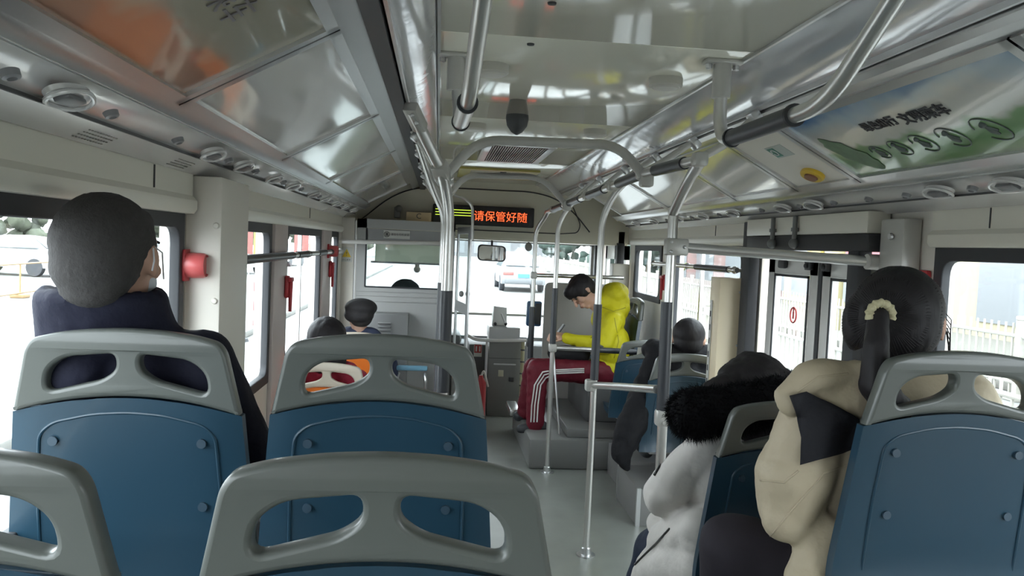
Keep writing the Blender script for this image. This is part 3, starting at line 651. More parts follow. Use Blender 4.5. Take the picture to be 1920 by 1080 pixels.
seat(1210, 640, 5.02, .0, CAPG, BLUE, 'empty blue seat left of the black coated passenger', GB, x=1.37, ztop=.885)
g = seat(1195, 560, 5.72, .26, CAPG, BLUE, 'sideways blue seat the boy in the yellow jacket sits on', GB, rz=R(90), x=1.475, ztop=1.12)
GO = 'orange and cream priority seats'
seat(600, 681, 3.95, 0, CAPC, ORANGE, 'cream and orange seat of the red coated woman', GO, x=-.522)
seat(655, 623, 5.35, 0, CAPC, ORANGE, 'cream and orange seat of the man in the flat cap', GO, x=-.522)
t = root('folding_seat', (-.10, 5.75, 0), 'light blue folding seat seen through the empty seat handle hole', 'seat')
q = at(773, 690, 5.75); b = B(); b.box((q.x, 5.75, q.z), (.22, .30, .035), .012, (R(-8), 0, 0)); b.fin('seat_pan', LBLUE, t)
b = B(); b.bend([(q.x+.09, 5.65, q.z-.02), (q.x+.10, 5.62, q.z-.06), (q.x+.10, 5.62, .0)], .010, .03, 8); b.bend([(q.x-.09, 5.65, q.z-.02), (q.x-.10, 5.62, q.z-.06), (q.x-.10, 5.62, .0)], .010, .03, 8); b.fin('leg_frame', ALU, t)
# ============================================================ HANDRAILS
RP = .0155
XR, ZR = .765, 1.765                               # right overhead rail
def sleeve(b, p0, p1, r=.021): b.tube([p0, p1], r, 18); return b
def clampbox(p, parent, ax='z', size=(.050, .050, .055), m=None, name='clamp'):
    b = B(); b.box(p, size, .010)
    for dz in (-.014, .014): b.tube([Vector(p)+Vector((0, -.024, dz)), Vector(p)+Vector((0, -.031, dz))], .006, 10)
    return b.fin(name, m or PAINTED, parent)
def flange(p, parent, r=.045):
    b = B(); b.lathe([(r, 0), (r, .005), (r*.55, .008), (r*.5, .035), (RP+.002, .04)], p, 20); return b.fin('base_flange', ALU, parent)
# -- thick pole in front of the exit door
t = root('grab_pole', (.862, 2.9, .0), 'thick grab pole with black sleeve, right of the aisle before the exit door', 'handrail', 'floor to ceiling grab poles')
b = B(); b.bend([(.862, 2.9, .0), (.860, 2.9, 1.60), (.86, 2.82, 1.66), (.80, 2.42, 1.745), (.97, 2.60, 1.90)][:2]+[(.858, 2.9, 1.60), (.845, 2.70, 1.70), (.80, 2.43, 1.745)], .0185, .10, 18)
b.fin('pole', POLE, t)
b = B(); q0 = at(1251, 566, 2.9); q1 = at(1242, 770, 2.9); b.tube([q0, q1], .0225, 18); b.fin('sleeve', SLEEVE, t)
clampbox(at(1241, 783, 2.9), t, size=(.05, .05, .062)); flange((.862, 2.9, 0), t)
# horizontal bar across the exit door
p0 = at(1266, 463, 2.9); p1 = Vector((1.54, 2.66, 1.452))
t = root('door_crossbar', p0, 'horizontal steel bar crossing in front of the exit door', 'handrail')
b = B(); b.tube([p0, p1], .0185, 18); b.fin('bar', POLE, t)
b = B(); b.box(p0+Vector((.0, -.012, 0)), (.085, .045, .062), .008); 
b.fin('tee_clamp', PAINTED, t)
for dx, dz in ((-.025, .018), (-.025, -.018), (.025, 0)):
    b = B(); b.lathe([(.007, 0), (.006, .005), (.003, .007)], p0+Vector((dx, -.034, dz)), 12, (R(90), 0, 0)); b.fin('bolt', ALU, t)
b = B(); b.tube([p1-Vector((.055, 0, 0)), p1+Vector((.02, 0, 0))], .027, 18); b.fin('end_socket', PAINTED, t)
b = B(); b.box(p1+Vector((.03, 0, 0)), (.022, .07, .12), .008); b.fin('wall_bracket', ALU, t)
# -- middle pole (clamp at knee height, bar back to the thick pole)
def pole(base, ys0, ys1, top, label, kneebar=None, r=RP, xo=0):
    t = root('grab_pole', base, label, 'handrail', 'floor to ceiling grab poles')
    base = Vector(base); b = B(); b.bend([base, (base.x, base.y, 1.60)]+top, r, .09, 16); b.fin('pole', POLE, t)
    b = B(); b.tube([(base.x, base.y, ys0), (base.x, base.y, ys1)], r+.0045, 16); b.fin('sleeve', SLEEVE, t)
    flange(base, t); return t
zz = lambda px, py, Y: at(px, py, Y).z
t = pole((.755, 3.69, 0), zz(1110, 570, 3.69), zz(1107, 712, 3.69), [(.80, 3.66, 1.72), (.93, 3.6, 1.86), (.965, 3.6, 1.895)], 'grab pole in the aisle in front of the boy in yellow')
clampbox(at(1107, 722, 3.69), t)
b = B(); pe = at(1232, 730, 2.93); ps = at(1112, 722, 3.69); b.bend([ps, ps.lerp(pe, .3)+Vector((.02, 0, 0)), pe], .0165, .1); b.fin('knee_bar', POLE, t)
t = pole((.757, 5.08, 0), zz(1040, 540, 5.08), zz(1037, 645, 5.08), [(.80, 5.06, 1.70), (.93, 5.0, 1.86), (.965, 5.0, 1.895)], 'grab pole by the platform edge at the feet of the boy in yellow')
clampbox(at(1036, 652, 5.08), t)
ps = at(1038, 652, 5.08); pe = at(1192, 660, 5.15)
b = B(); b.tube([ps, ps.lerp(pe, .48)], .0155); b.fin('knee_bar', POLE, t); b = B(); b.tube([ps.lerp(pe, .48), pe], .019); b.fin('knee_bar_sleeve', SLEEVE, t)
t = root('grab_pole', at(998, 720, 5.75), 'slim pole with black sleeve beside the blue card reader', 'handrail', 'floor to ceiling grab poles')
x3 = at(999, 560, 5.75).x; b = B(); b.bend([(x3, 5.75, .2), (x3, 5.75, 1.58), (x3+.06, 5.7, 1.68), (XR, 5.62, 1.72)], RP, .06, 14); b.fin('pole', POLE, t)
b = B(); b.tube([(x3, 5.75, zz(999, 575, 5.75)), (x3, 5.75, zz(996, 672, 5.75))], .021, 16); b.fin('sleeve', SLEEVE, t)
clampbox((x3, 5.75, zz(1001, 516, 5.75)), t, size=(.045, .045, .05))
ps = Vector((x3, 5.75, zz(1001, 516, 5.75))); b = B(); b.tube([ps, at(1168, 521, 5.95)], .015); b.fin('side_bar', POLE, t)
# -- right overhead rail with sleeves
rail_y = [(2.40, 2.56, POLE), (2.56, 2.86, SLEEVE), (2.86, 3.04, POLE), (3.04, 3.42, SLEEVE), (3.42, 3.72, POLE), (3.72, 4.1, SLEEVE), (4.1, 4.35, POLE), (4.35, 4.72, SLEEVE), (4.72, 4.95, POLE), (4.95, 5.35, SLEEVE), (5.35, 5.7, POLE)]
t = root('overhead_rail', (XR, 4, ZR), 'long overhead rail on the right with dark grip sleeves', 'handrail', 'overhead rails')
b = B(); b.tube([(XR+.03, 2.42, ZR-.02), (XR, 3.0, ZR-.015), (XR, 5.72, ZR-.055)], .0165, 16); b.fin('tube', POLE, t)
zr = lambda y: ZR-.015-.04*(y-3)/2.72 if y > 3 else ZR-.02+.005*(y-2.42)/.58
for y0, y1, m in rail_y:
    if m is SLEEVE: 
        fx = lambda y: XR+.03*max(0, (3-y)/.58)
        b = B(); b.tube([(fx(y0), y0, zr(y0)), (fx(y1), y1, zr(y1))], .021, 16); b.fin('grip_sleeve', SLEEVE, t)
for y in (2.43, 3.02, 3.55, 4.15, 4.8, 5.4):
    b = B(); z = zr(y); xx = XR+.03*max(0, (3-y)/.58); b.box((xx, y, z), (.046, .052, .046), .012); b.fin('clamp', PAINTED, t)
    b = B(); b.bend([(xx+.01, y, z+.01), (xx+.07, y-.01, z+.045), (.955, y-.05, 1.885)], .013, .03, 12); b.fin('stay', PAINTED, t)
    b = B(); b.box((.945, y-.05, 1.872), (.030, .05, .05), .006, (0, R(-40), 0)); b.fin('stay_bracket', ALU, t)
# -- left overhead rail (seen almost end on)
t = root('overhead_rail', (.05, 4, ZR), 'left overhead rail running forward above the thick centre pole', 'handrail', 'overhead rails')
b = B(); b.tube([(.035, 3.1, 1.715), (.02, 5.9, 1.69)], .0165, 16); b.fin('tube', POLE, t)
for y in (3.2, 3.8, 4.4, 5.0, 5.6):
    b = B(); b.bend([(.03, y, 1.71), (-.02, y-.01, 1.75), (-.115, y-.05, 1.885)], .014, .03, 12); b.fin('stay', PAINTED, t)
    b = B(); b.box((-.100, y-.045, 1.866), (.034, .05, .05), .006, (0, R(35), 0)); b.fin('stay_bracket', ALU, t)
    b = B(); b.box((.03, y, 1.71), (.044, .052, .046), .012); b.fin('clamp', PAINTED, t)
# -- thick centre pole on the left
t = root('grab_pole', (.036, 2.9, 0), 'thick grab pole with black sleeve at the left of the aisle before the cab door', 'handrail', 'floor to ceiling grab poles')
b = B(); b.bend([(.036, 2.9, 0), (.034, 2.9, 1.58), (.005, 2.86, 1.70), (-.100, 2.58, 1.868)], .0195, .07, 18); b.fin('pole', POLE, t)
b = B(); b.tube([(.036, 2.9, zz(840, 545, 2.9)), (.036, 2.9, zz(835, 735, 2.9))], .0235, 18); b.fin('sleeve', SLEEVE, t)
q = Vector((-.098, 2.585, 1.866)); dv = (Vector((.005, 2.86, 1.70))-q).normalized()
b = B(); b.box((0, 0, 0), (.045, .035, .11), .004, dv.to_track_quat('Z', 'Y').to_matrix()); bmesh.ops.translate(b.bm, vec=q+dv*.03, verts=b.bm.verts); b.fin('roof_bracket', PAINTED, t)
for k in (.005, .045): b = B(); b.ball(q+dv*k+Vector((0, -.022, -.012)), .007); b.fin('bracket_screw', ALU, t)
q2 = Vector((.005, 2.86, 1.70))-dv*.02; b = B(); b.box((0, 0, 0), (.05, .05, .075), .008, dv.to_track_quat('Z', 'Y').to_matrix()); bmesh.ops.translate(b.bm, vec=q2, verts=b.bm.verts); b.fin('joint_clamp', PAINTED, t)
flange((.036, 2.9, 0), t)
t = root('grab_pole', (0.035, 3.65, 0), 'slimmer grab pole just behind the thick centre pole', 'handrail', 'floor to ceiling grab poles')
x4 = at(830, 500, 3.6).x; b = B(); b.bend([(x4, 3.6, 0), (x4, 3.6, 1.58), (x4-.05, 3.58, 1.68), (-.105, 3.5, 1.88)], .0155, .06, 14); b.fin('pole', POLE, t)
b = B(); b.tube([(x4, 3.6, zz(829, 530, 3.6)), (x4, 3.6, .55)], .020, 14); b.fin('sleeve', SLEEVE, t)
# -- hoops across the aisle
def hoop(Y, pts, r, label):
    t = root('ceiling_hoop', at(*pts[2], Y), label, 'handrail', 'hoops across the aisle ceiling')
    b = B(); b.bend([at(px, py, Y) for px, py in pts], r, .12, 16); b.fin('tube', PAINTED, t)
    for p in (pts[0], pts[-1]): b = B(); b.box(at(*p, Y), (.05, .05, .06), .01); b.fin('clamp', PAINTED, t)
hoop(3.0, [(832, 334), (896, 262), (1160, 272), (1212, 336)], .0185, 'nearer grey hoop crossing below the air grille')
hoop(4.75, [(838, 372), (872, 328), (1018, 332), (1063, 386)], .0175, 'farther grey hoop crossing before the display')
# -- short foreground rails hung from the ceiling
def hung(pts, s0, s1, rr, label, br):
    t = root('ceiling_grab_rail', pts[0], label, 'handrail', 'short grab rails hung from the ceiling')
    b = B(); b.bend(pts, rr, .09, 20); b.fin('tube', POLE, t)
    b = B(); b.tube([s0, s1], rr+.004, 20); b.fin('grip_sleeve', SLEEVE if s0[0] > .3 else POLE, t)
    for e in (s0, s1):
        d = (Vector(s1)-Vector(s0)).normalized()*.005; b = B(); b.tube([Vector(e)-d, Vector(e)+d], rr+.007, 20); b.fin('rubber_ring', RUBBER, t)
    p = Vector(pts[0]); b = B(); b.box(p+Vector((0, 0, -.006)), (.10, .05, .012), .004); b.tube([p+Vector((0, 0, -.01)), p+Vector((0, 0, -.10))], rr+.007, 18); b.fin('ceiling_bracket', PAINTED, t)
    for dx in (-.037, .037): b = B(); b.lathe([(.009, 0), (.009, -.012), (.004, -.014)], p+Vector((dx, 0, -.012)), 6); b.fin('hex_bolt', ALU, t)
    return t
yk = 2.10
hung([(.735, yk, ZC), (.735, yk, 1.752), (.735, 1.50, 1.752), (.735, 1.16, ZC-.005)], (.735, 2.0, 1.752), (.735, 1.64, 1.752), .0175, 'bent grab rail with black sleeve hung from the ceiling at the right', 0)
hung([(.030, 2.22, ZC), (.045, 2.22, 1.770), (.055, 1.76, 1.772), (.068, 1.30, ZC-.005)], (.046, 2.12, 1.771), (.0535, 1.84, 1.772), .0175, 'short steel grab rail hung from the ceiling above the aisle centre', 0)
# -- window rails
def wrail(side, pts, sl, label, x=None):
    t = root('window_rail', pts[0], label, 'handrail', 'rails along the windows')
    b = B(); b.tube(pts, .014, 14); b.fin('tube', POLE, t)
    a, c = Vector(pts[0]), Vector(pts[-1])
    for f0, f1 in sl: b = B(); b.tube([a.lerp(c, f0), a.lerp(c, f1)], .018, 14); b.fin('grip_sleeve', SLEEVE, t)
    for f in (.02, .5, .98):
        p = a.lerp(c, f); wx = WL if side < 0 else WR; b = B(); b.tube([(wx+.004*-side, p.y, p.z), p], .010, 10); b.ball(p, .020); b.fin('stand_off', ALU, t)
wrail(-1, [(-.70, 2.84, zz(450, 488, 2.9)+.0), (-.70, 5.95, zz(632, 470, 6.0))], ((.03, .36), (.40, .52), (.62, .72), (.8, .9)), 'steel rail with dark sleeves along the left windows')
wrail(1, [(1.53, 5.62, zz(1232, 494, 5.62)), (1.53, 3.98, zz(1385, 507, 3.98))], ((.60, .93),), 'steel rail with one dark sleeve along the middle right window')
# ============================================================ CAB PARTITION
SHADE = bpy.data.materials.new('translucent_shade'); SHADE.use_nodes = True; _n = SHADE.node_tree.nodes; _l = SHADE.node_tree.links; _n.clear()
_o = _n.new('ShaderNodeOutputMaterial'); _x = _n.new('ShaderNodeMixShader'); _a = _n.new('ShaderNodeBsdfDiffuse'); _b = _n.new('ShaderNodeBsdfTranslucent')
_a.inputs[0].default_value = (.75, .78, .68, 1); _b.inputs[0].default_value = (.85, .88, .78, 1); _l.new(_a.outputs[0], _x.inputs[1]); _l.new(_b.outputs[0], _x.inputs[2]); _l.new(_x.outputs[0], _o.inputs[0])
YP = 6.2
P = lambda px, py: at(px, py, YP)
t = root('cab_partition', P(750, 560), 'grey driver cab partition with a window and pulled sunshade', 'partition')
def quad(b, x0, y0, x1, y1, th=.03, dy=0, bev=.003):
    a = P(x0, y0); c = P(x1, y1); a.y += dy; c.y += dy; z0, z1 = sorted((a.z, c.z)); return b.span((a.x, a.y, z0), (c.x, a.y+th, z1), bev)
zt_, zb_ = P(750, 413).z, P(750, 540).z
xl, xr_ = P(668, 480).x, P(852, 480).x
b = B(); b.span((xl, YP, 0), (xr_, YP+.03, zb_)); b.span((xl, YP, zb_), (P(686, 480).x, YP+.03, zt_)); b.span((P(826, 480).x, YP, zb_), (xr_, YP+.03, zt_)); b.span((xl, YP, P(750, 430).z), (xr_, YP+.03, zt_))
b.fin('frame_panel', mat('light_partition_paint', (.44, .44, .43), .4), t)
b = B(); b.span((P(686, 480).x, YP+.005, P(750, 458).z), (P(826, 480).x, YP+.02, P(750, 431).z)); b.fin('header_strip', GREY, t)
b = B(); b.span((P(686, 480).x, YP+.012, zb_), (P(826, 480).x, YP+.016, P(750, 458).z)); b.fin('partition_pane', GLASS, t)
b = B()
for px, w_ in ((686, .010), (826, .010)): x = P(px, 480).x; b.span((x-.006, YP-.004, zb_), (x+.006, YP, P(750, 430).z))
x0, x1 = P(686, 480).x, P(826, 480).x; b.span((x0, YP-.004, zb_-.004), (x1, YP, zb_+.008)); b.fin('window_gasket', RUBBER, t)
b = B()
for py in (548, 556, 566): z = P(750, py).z; b.tube([(xl+.01, YP-.001, z), (xr_-.01, YP-.001, z)], .006, 8)
b.fin('pressed_rib', mat('light_partition_paint', (.5, .5, .5)), t)
b = B(); a = P(703, 459); c = P(824, 496); b.span((a.x, YP+.045, c.z), (c.x+.03, YP+.0455, a.z+.04)); sh = b.fin('sunshade', SHADE, None)
tag(sh, 'grey green roller sunshade pulled down in the cab window', 'sunshade')
b = B(); b.tube([(a.x-.03, YP+.045, c.z), (c.x+.03, YP+.045, c.z)], .008, 8); b.fin('bottom_bar', ALU, sh)
b = B(); b.tube([(a.x-.03, YP+.045, a.z+.05), (c.x+.03, YP+.045, a.z+.05)], .02, 12); b.fin('roller', ALU, sh)
# side pillar panel with sticker
b = B(); b.span((WL, YP, 0), (xl-.02, YP+.05, 1.62)); o = b.fin('side_panel', WHITE); tag(o, 'pale corner panel between left wall and cab partition', 'panel')
b = B(); b.tube([(xl-.01, YP-.004, .5), (xl-.01, YP-.004, 1.6)], .008, 8); o = b.fin('panel_strip', ALU, o)
def sticker(cx, cy, Y, w_, h_, label, name='sticker'):
    q = at(cx, cy, Y); t = root(name, q, label, 'sticker'); b = B(); b.box(q, (w_, .002, h_)); b.fin('backing', mat('sticker_white2', (.62, .62, .58), .4), t); return t, q
t, q = sticker(650, 477, YP-.004, .085, .115, 'warning sticker with a yellow triangle on the corner panel')
b = B(); b.poly([(q.x-.034, q.y-.002, q.z-.02), (q.x+.034, q.y-.002, q.z-.02), (q.x, q.y-.002, q.z+.042)], (0, -1, 0), .001); b.fin('triangle', mat('warning_yellow', (.75, .52, .03), .5), t)
M = frame_mat((q.x, q.y-.004, q.z+.004), (1, 0, 0), (0, 0, 1)); text('!', .045, M, INK, t, 'exclamation_mark')
text('小心夹手', .016, frame_mat((q.x, q.y-.004, q.z-.042), (1, 0, 0), (0, 0, 1)), INK, t)
t, q = sticker(744, 440, YP-.006, .20, .062, 'pale notice sticker on the header of the cab window')
text('请勿与司机谈话', .020, frame_mat((q.x+.025, q.y-.003, q.z), (1, 0, 0), (0, 0, 1)), INK, t)
b = B(); b.tube([(q.x-.075+.020*math.cos(a_*.35), q.y-.003, q.z+.020*math.sin(a_*.35)) for a_ in range(19)], .002, 6); b.box((q.x-.08, q.y-.003, q.z), (.008, .002, .022)); b.box((q.x-.070, q.y-.003, q.z), (.008, .002, .022)); b.fin('round_mark', INK, t)
# white horizontal handle
p0, p1 = at(636, 453, 6.08), at(826, 456, 6.08); t = root('cab_rail', p0, 'white tubular rail across the cab partition window', 'handrail'); b = B(); b.bend([p0+Vector((0, .12, 0)), p0, p1, p1+Vector((0, .12, 0))], .016, .05); b.fin('tube', mat('white_tube', (.62, .60, .57), .35), t); b = B(); b.ball(p0, .022); b.fin('end_knob', WHITE, t)
# louvred box
a = at(700, 588, 6.0); c = at(764, 640, 6.0); t = root('louvred_box', (a.x, 6.0, .3), 'grey louvred equipment box in front of the cab partition', 'box')
b = B(); b.span((a.x-.14, 6.0, .1), (c.x, 6.195, a.z), .008); b.fin('housing', mat('grey_box_paint', (.27, .27, .27), .4, .1), t)
for k in range(4): q = at(718+4*0, 606+k*6.5, 5.99); b = B(); b.box((q.x+.01, 5.995, q.z), (.095, .012, .010), .003); b.fin('louvre', GREY, t)
# glazed gate leaf beside the partition (half open)
t = root('cab_gate', at(862, 560, 6.0), 'narrow glazed cab gate standing ajar right of the centre pole', 'gate')
ga, gb = Vector((at(858, 500, 6.15).x, 6.15, 0)), Vector((at(884, 500, 5.62).x-.005, 5.62, 0)); gd = gb-ga; gn = gd.cross(Vector((0, 0, 1))).normalized()
def gq(b, f0, f1, z0, z1, th=.012):
    A = ga+gd*f0; D = ga+gd*f1; b.poly([(A.x, A.y, z0), (D.x, D.y, z0), (D.x, D.y, z1), (A.x, A.y, z1)], gn, th); return b
zt2 = 1.58
b = B(); gq(b, 0, .1, .0, zt2); gq(b, .86, 1, .0, zt2); gq(b, .1, .86, zt2-.05, zt2); gq(b, .1, .86, .95, 1.03); gq(b, .1, .86, .12, .50); b.fin('gate_frame', ALU, t)
b = B(); gq(b, .1, .86, 1.03, zt2-.05, .004); b.fin('gate_pane', GLASS, t); b = B(); gq(b, .1, .86, .50, .95, .004); b.fin('gate_pane', GLASS, t)
for px in (865, 877): q = at(px, 551, 5.75); b = B(); b.ball((q.x, q.y, q.z), (.018, .02, .022)); b.fin('knob', mat('grey_knob', (.22, .22, .22), .4), t)
b = B(); b.bend([at(886, 450, 5.6), at(886, 385, 5.6), at(868, 370, 5.6), at(850, 366, 5.6), at(850, 366, 5.6)+Vector((-.02, 0, .26))], .010, .05); o = b.fin('curved_gate_rail', POLE); tag(o, 'thin curved chrome rail arching beside the display', 'handrail')
# driver seat back
q = at(760, 545, 6.75); t = root('driver_seat', (q.x, 6.75, 0), 'dark driver seat top showing through the cab window', 'seat')
blob('headrest', [((q.x, 6.75, q.z-.02), (.135, .05, .125)), ((q.x, 6.75, q.z-.15), (.16, .05, .12))], mat('dark_seat_fabric', (.035, .045, .055), .8), t, .015)
b = B(); b.box((q.x, 6.78, .62), (.46, .12, .75), .05, (R(-6), 0, 0)); b.box((q.x, 7.0, .42), (.46, .42, .14), .05); b.box((q.x, 6.95, .18), (.3, .3, .35), .02); b.fin('seat_body', mat('dark_seat_fabric', (.035, .045, .055)), t)
b = B(); p = at(782, 505, 7.0); b.tube([p+Vector((0, 0, .06)), p-Vector((0, 0, .02))], .02); b.ball(p, .03); o = b.fin('dash_camera', PAINTED); 
tag(o, 'small pale device hanging above the driver headrest', 'device'); b = B(); b.tube([p, (p.x, p.y, 1.50)], .006); b.fin('stem', PAINTED, o)
# tissue box and switch above the partition
a, c = at(762, 397, 6.42), at(808, 419, 6.42); t = root('tissue_box', (a.x, 6.42, c.z), 'beige cardboard box marked with a C above the cab', 'box')
b = B(); b.span((a.x, 6.42, c.z), (c.x, 6.54, a.z), .003); b.fin('carton', mat('beige_card', (.80, .62, .38), .6), t)
text('C', .06, frame_mat(((a.x+c.x)/2, 6.417, (a.z+c.z)/2+.01), (1, .0, 0), (.25, 0, 1)), INK, t)
b = B(); b.span((-.70, 6.35, c.z-.04), (.05, 6.60, c.z-.005)); o = b.fin('cab_shelf', WHITE); tag(o, 'narrow shelf above the cab partition carrying the beige box', 'shelf')
q = at(745, 403, 6.45); t = root('wall_switch_unit', q, 'small dark fixture left of the beige box', 'fixture'); b = B(); b.box(q+Vector((0, 0, .02)), (.05, .05, .09), .008); b.ball(q+Vector((.01, -.02, .05)), .028); b.fin('fixture_body', DGREY, t)
# LED display
a, c = at(826, 389, 6.50), at(1001, 426, 6.50); Mx = frame_mat((a+c)/2+Vector((-.03, -.0, 0)), (1, 0, 0), (0, 0, 1))
t = root('led_display', (a+c)/2, 'black display board with red dot matrix characters', 'display'); w2 = (c.x-a.x)/2+.03; h2 = .080; cx, cz = (a.x+c.x)/2-.03, (a.z+c.z)/2+.012
me = curve_plate(rounded([(cx-w2, cz-h2), (cx+w2, cz-h2), (cx+w2, cz+h2), (cx-w2, cz+h2)], .012), [], .08, .004); me.transform(Matrix.Translation((0, 6.55, 0))); mesh_obj('housing', me, mat('display_black', (.012, .013, .015), .25), t)
LEDR = mat('red_led', (.3, .03, .01), .5, emit=(1, .11, .03), es=1.0); GREFL = mat('green_reflection', (.2, .3, .02), .5, emit=(.45, .6, .05), es=.8)
me = text_mesh('请保管好随', .088, 'LEFT', .0004)
tx = at(888, 405, 6.5).x-.0; me.transform(frame_mat((tx, 6.505, cz-.008), (1, 0, 0), (0, 0, 1)))
bm = bmesh.new(); bm.from_mesh(me); g = bm.verts[:]+bm.edges[:]+bm.faces[:]; bmesh.ops.bisect_plane(bm, geom=g, plane_co=(cx+w2-.05, 0, 0), plane_no=(1, 0, 0), clear_outer=True); bm.to_mesh(me); bm.free()
mesh_obj('red_characters', me, LEDR, t)
b = B()
for k in range(3): z = cz+.035-k*.022; b.span((cx-w2+.02, 6.5065, z), (tx-.01, 6.508, z+.006))
b.fin('green_lines', GREFL, t)  # reflected green text imitated by emissive lines left of the characters
# interior mirror
q = at(922, 475, 7.3); t = root('rear_view_mirror', q, 'rounded rear view mirror hanging at the top of the windscreen', 'mirror')
me = curve_plate(rounded([(-.13, -.07), (.13, -.075), (.13, .07), (-.13, .08)], .045), [], .03, .008); me.transform(Matrix.Translation(q)); mesh_obj('housing', me, DARK, t)
me = curve_plate(rounded([(-.118, -.06), (.118, -.064), (.118, .06), (-.118, .068)], .04), [], .004, .001); me.transform(Matrix.Translation(q+Vector((0, -.016, 0)))); mesh_obj('mirror_glass', me, mat('mirror_silver', (.75, .77, .78), .03, 1), t)
b = B(); b.tube([q+Vector((0, .01, .05)), (q.x, 7.35, 1.52)], .01); b.fin('arm', DARK, t)
q = at(991, 463, 7.3); b = B(); b.ball(q, (.035, .03, .04)); b.tube([q, (q.x, q.y, 1.52)], .01); o = b.fin('dash_sensor', DGREY); tag(o, 'small grey sensor hanging right of the rear view mirror', 'device')
# ============================================================ FAREBOX AREA
YF = 6.75
x0, x1 = at(915, 700, YF).x, at(976, 700, YF).x; zt3 = at(945, 637, YF).z
t = root('farebox', ((x0+x1)/2, YF, 0), 'tall grey metal farebox at the front of the aisle', 'farebox')
b = B(); b.span((x0, YF, .0), (x1, YF+.32, zt3), .006); b.fin('cabinet', mat('farebox_grey', (.20, .20, .195), .45, .1), t)
b = B(); z = at(945, 683, YF).z; b.box(((x0+x1)/2, YF-.006, z), (.19, .012, .012), .003); b.fin('door_strip', ALU, t)
b = B(); z = at(945, 700, YF).z; b.box(((x0+x1)/2-.03, YF-.003, z), (.045, .006, .055), .002); b.fin('lock_plate', mat('lock_plate_cream', (.50, .48, .36), .5), t)
b = B(); b.box(((x0+x1)/2+.06, YF-.005, z-.05), (.04, .012, .035), .003); b.fin('lock', DARK, t)
b = B(); z = at(945, 672, YF).z; b.span((x0+.004, YF-.002, z-.001), (x1-.004, YF, z+.003)); b.fin('seam', DARK, t)
x0, x1 = at(917, 620, YF-.02).x, at(975, 620, YF-.02).x; z0, z1 = at(945, 636, YF).z, at(945, 613, YF).z
b = B(); b.span((x0, YF-.04, z0), (x1, YF+.28, z1), .008); b.fin('head_box', mat('head_box_grey', (.5, .5, .5), .4), t)
a, c = at(925, 577, YF), at(951, 612, YF); b = B(); b.poly([(a.x, YF+.06, c.z), (c.x, YF+.06, c.z), (c.x-.005, YF+.06, a.z), (a.x+.01, YF+.06, a.z+.01)], (0, 1, 0), .14)
h = b.fin('coin_hopper', mat('hopper_white', (.80, .80, .78), .3), t)
b = B(); b.tube([at(940, 588, YF), at(947, 606, YF-.0)], .006); b.fin('lever', ALU, h)
for px in (929, 949): q = at(px, 608, YF); b = B(); b.ball((q.x, YF+.04, q.z), .014); b.fin('foot', DARK, h)
p = [at(876, 628, 6.62), at(892, 637, 6.5), at(930, 639, 6.45), at(1000, 638, 6.62)]; t = root('farebox_guard_rail', p[1], 'pale curved guard rail in front of the farebox', 'handrail'); b = B(); b.bend(p, .014, .06); b.fin('tube', mat('white_tube', (.6, .6, .6)), t)
for px, nm in ((913, 'post'), (988, 'post')):
    q = at(px, 640, 6.6); b = B(); b.tube([q, (q.x, q.y, 0)], .010, 10); b.fin('post', ALU, t)
q = at(981, 640, 6.68); t = root('cable_pipe', (q.x, q.y, 0), 'yellowish cable wrapped pipe right of the farebox', 'pipe'); b = B(); b.tube([(q.x, q.y, 0), (q.x, q.y, q.z)], .016, 12); b.fin('pipe', mat('yellowed_pipe', (.36, .33, .20), .5), t)
for k in range(6): b = B(); z = .08+k*.1; b.tube([(q.x, q.y, z), (q.x, q.y, z+.012)], .020, 12); b.fin('cable_tie', DARK, t)
q = at(1001, 588, 6.3); t = root('card_reader', q, 'blue card reader mounted beside the slim pole', 'card reader'); b = B(); b.box(q, (.12, .05, .20), .015); b.fin('reader_case', mat('blue_reader', (.05, .12, .24), .35), t); b = B(); b.box(q+Vector((.03, .0, .0)), (.05, .062, .17), .01); b.fin('reader_side', DARK, t); b = B(); b.tube([q-Vector((.02, 0, .1)), q-Vector((.03, -.05, .28))], .012); b.fin('cable', DARK, t)
b = B(); p = at(1001, 640, 6.45); b.tube([q-Vector((.03, -.05, .2)), (q.x-.03, q.y+.05, 0)], .014); b.fin('stand', ALU, t)
t, q = sticker(896, 657, 6.9, .07, .11, 'red sticker low on the dark panel left of the farebox'); b = B(); b.box((q.x, q.y-.002, q.z+.014), (.062, .002, .07)); b.fin('red_field', mat('sticker_red', (.45, .05, .05), .5), t)
for dx in (-.014, .016): b = B(); b.box((q.x+dx, q.y-.004, q.z+.014), (.012, .001, .045)); b.fin('white_mark', mat('sticker_white2', (.6, .6, .6)), t)
a, c = at(884, 645, 6.92), at(913, 700, 6.92); b = B(); b.span((a.x-.02, 6.91, 0), (c.x+.02, 7.4, a.z), .01); o = b.fin('engine_cover', mat('dark_cover', (.10, .10, .10), .6)); tag(o, 'dark low cover behind the red sticker beside the farebox', 'cover')
q = at(902, 705, 6.5); t = root('fire_extinguisher', (q.x, q.y, .12), 'red fire extinguisher left of the farebox foot', 'extinguisher'); b = B(); b.lathe([(.04, .0), (.045, .02), (.045, .30), (.02, .34), (.015, .36)], (q.x, 6.5, 0.03), 18); b.fin('cylinder', RED, t); b = B(); b.bend([(q.x, 6.5, .38), (q.x+.02, 6.48, .44), (q.x+.06, 6.48, .30)], .008, .03); b.fin('hose', WHITE, t)
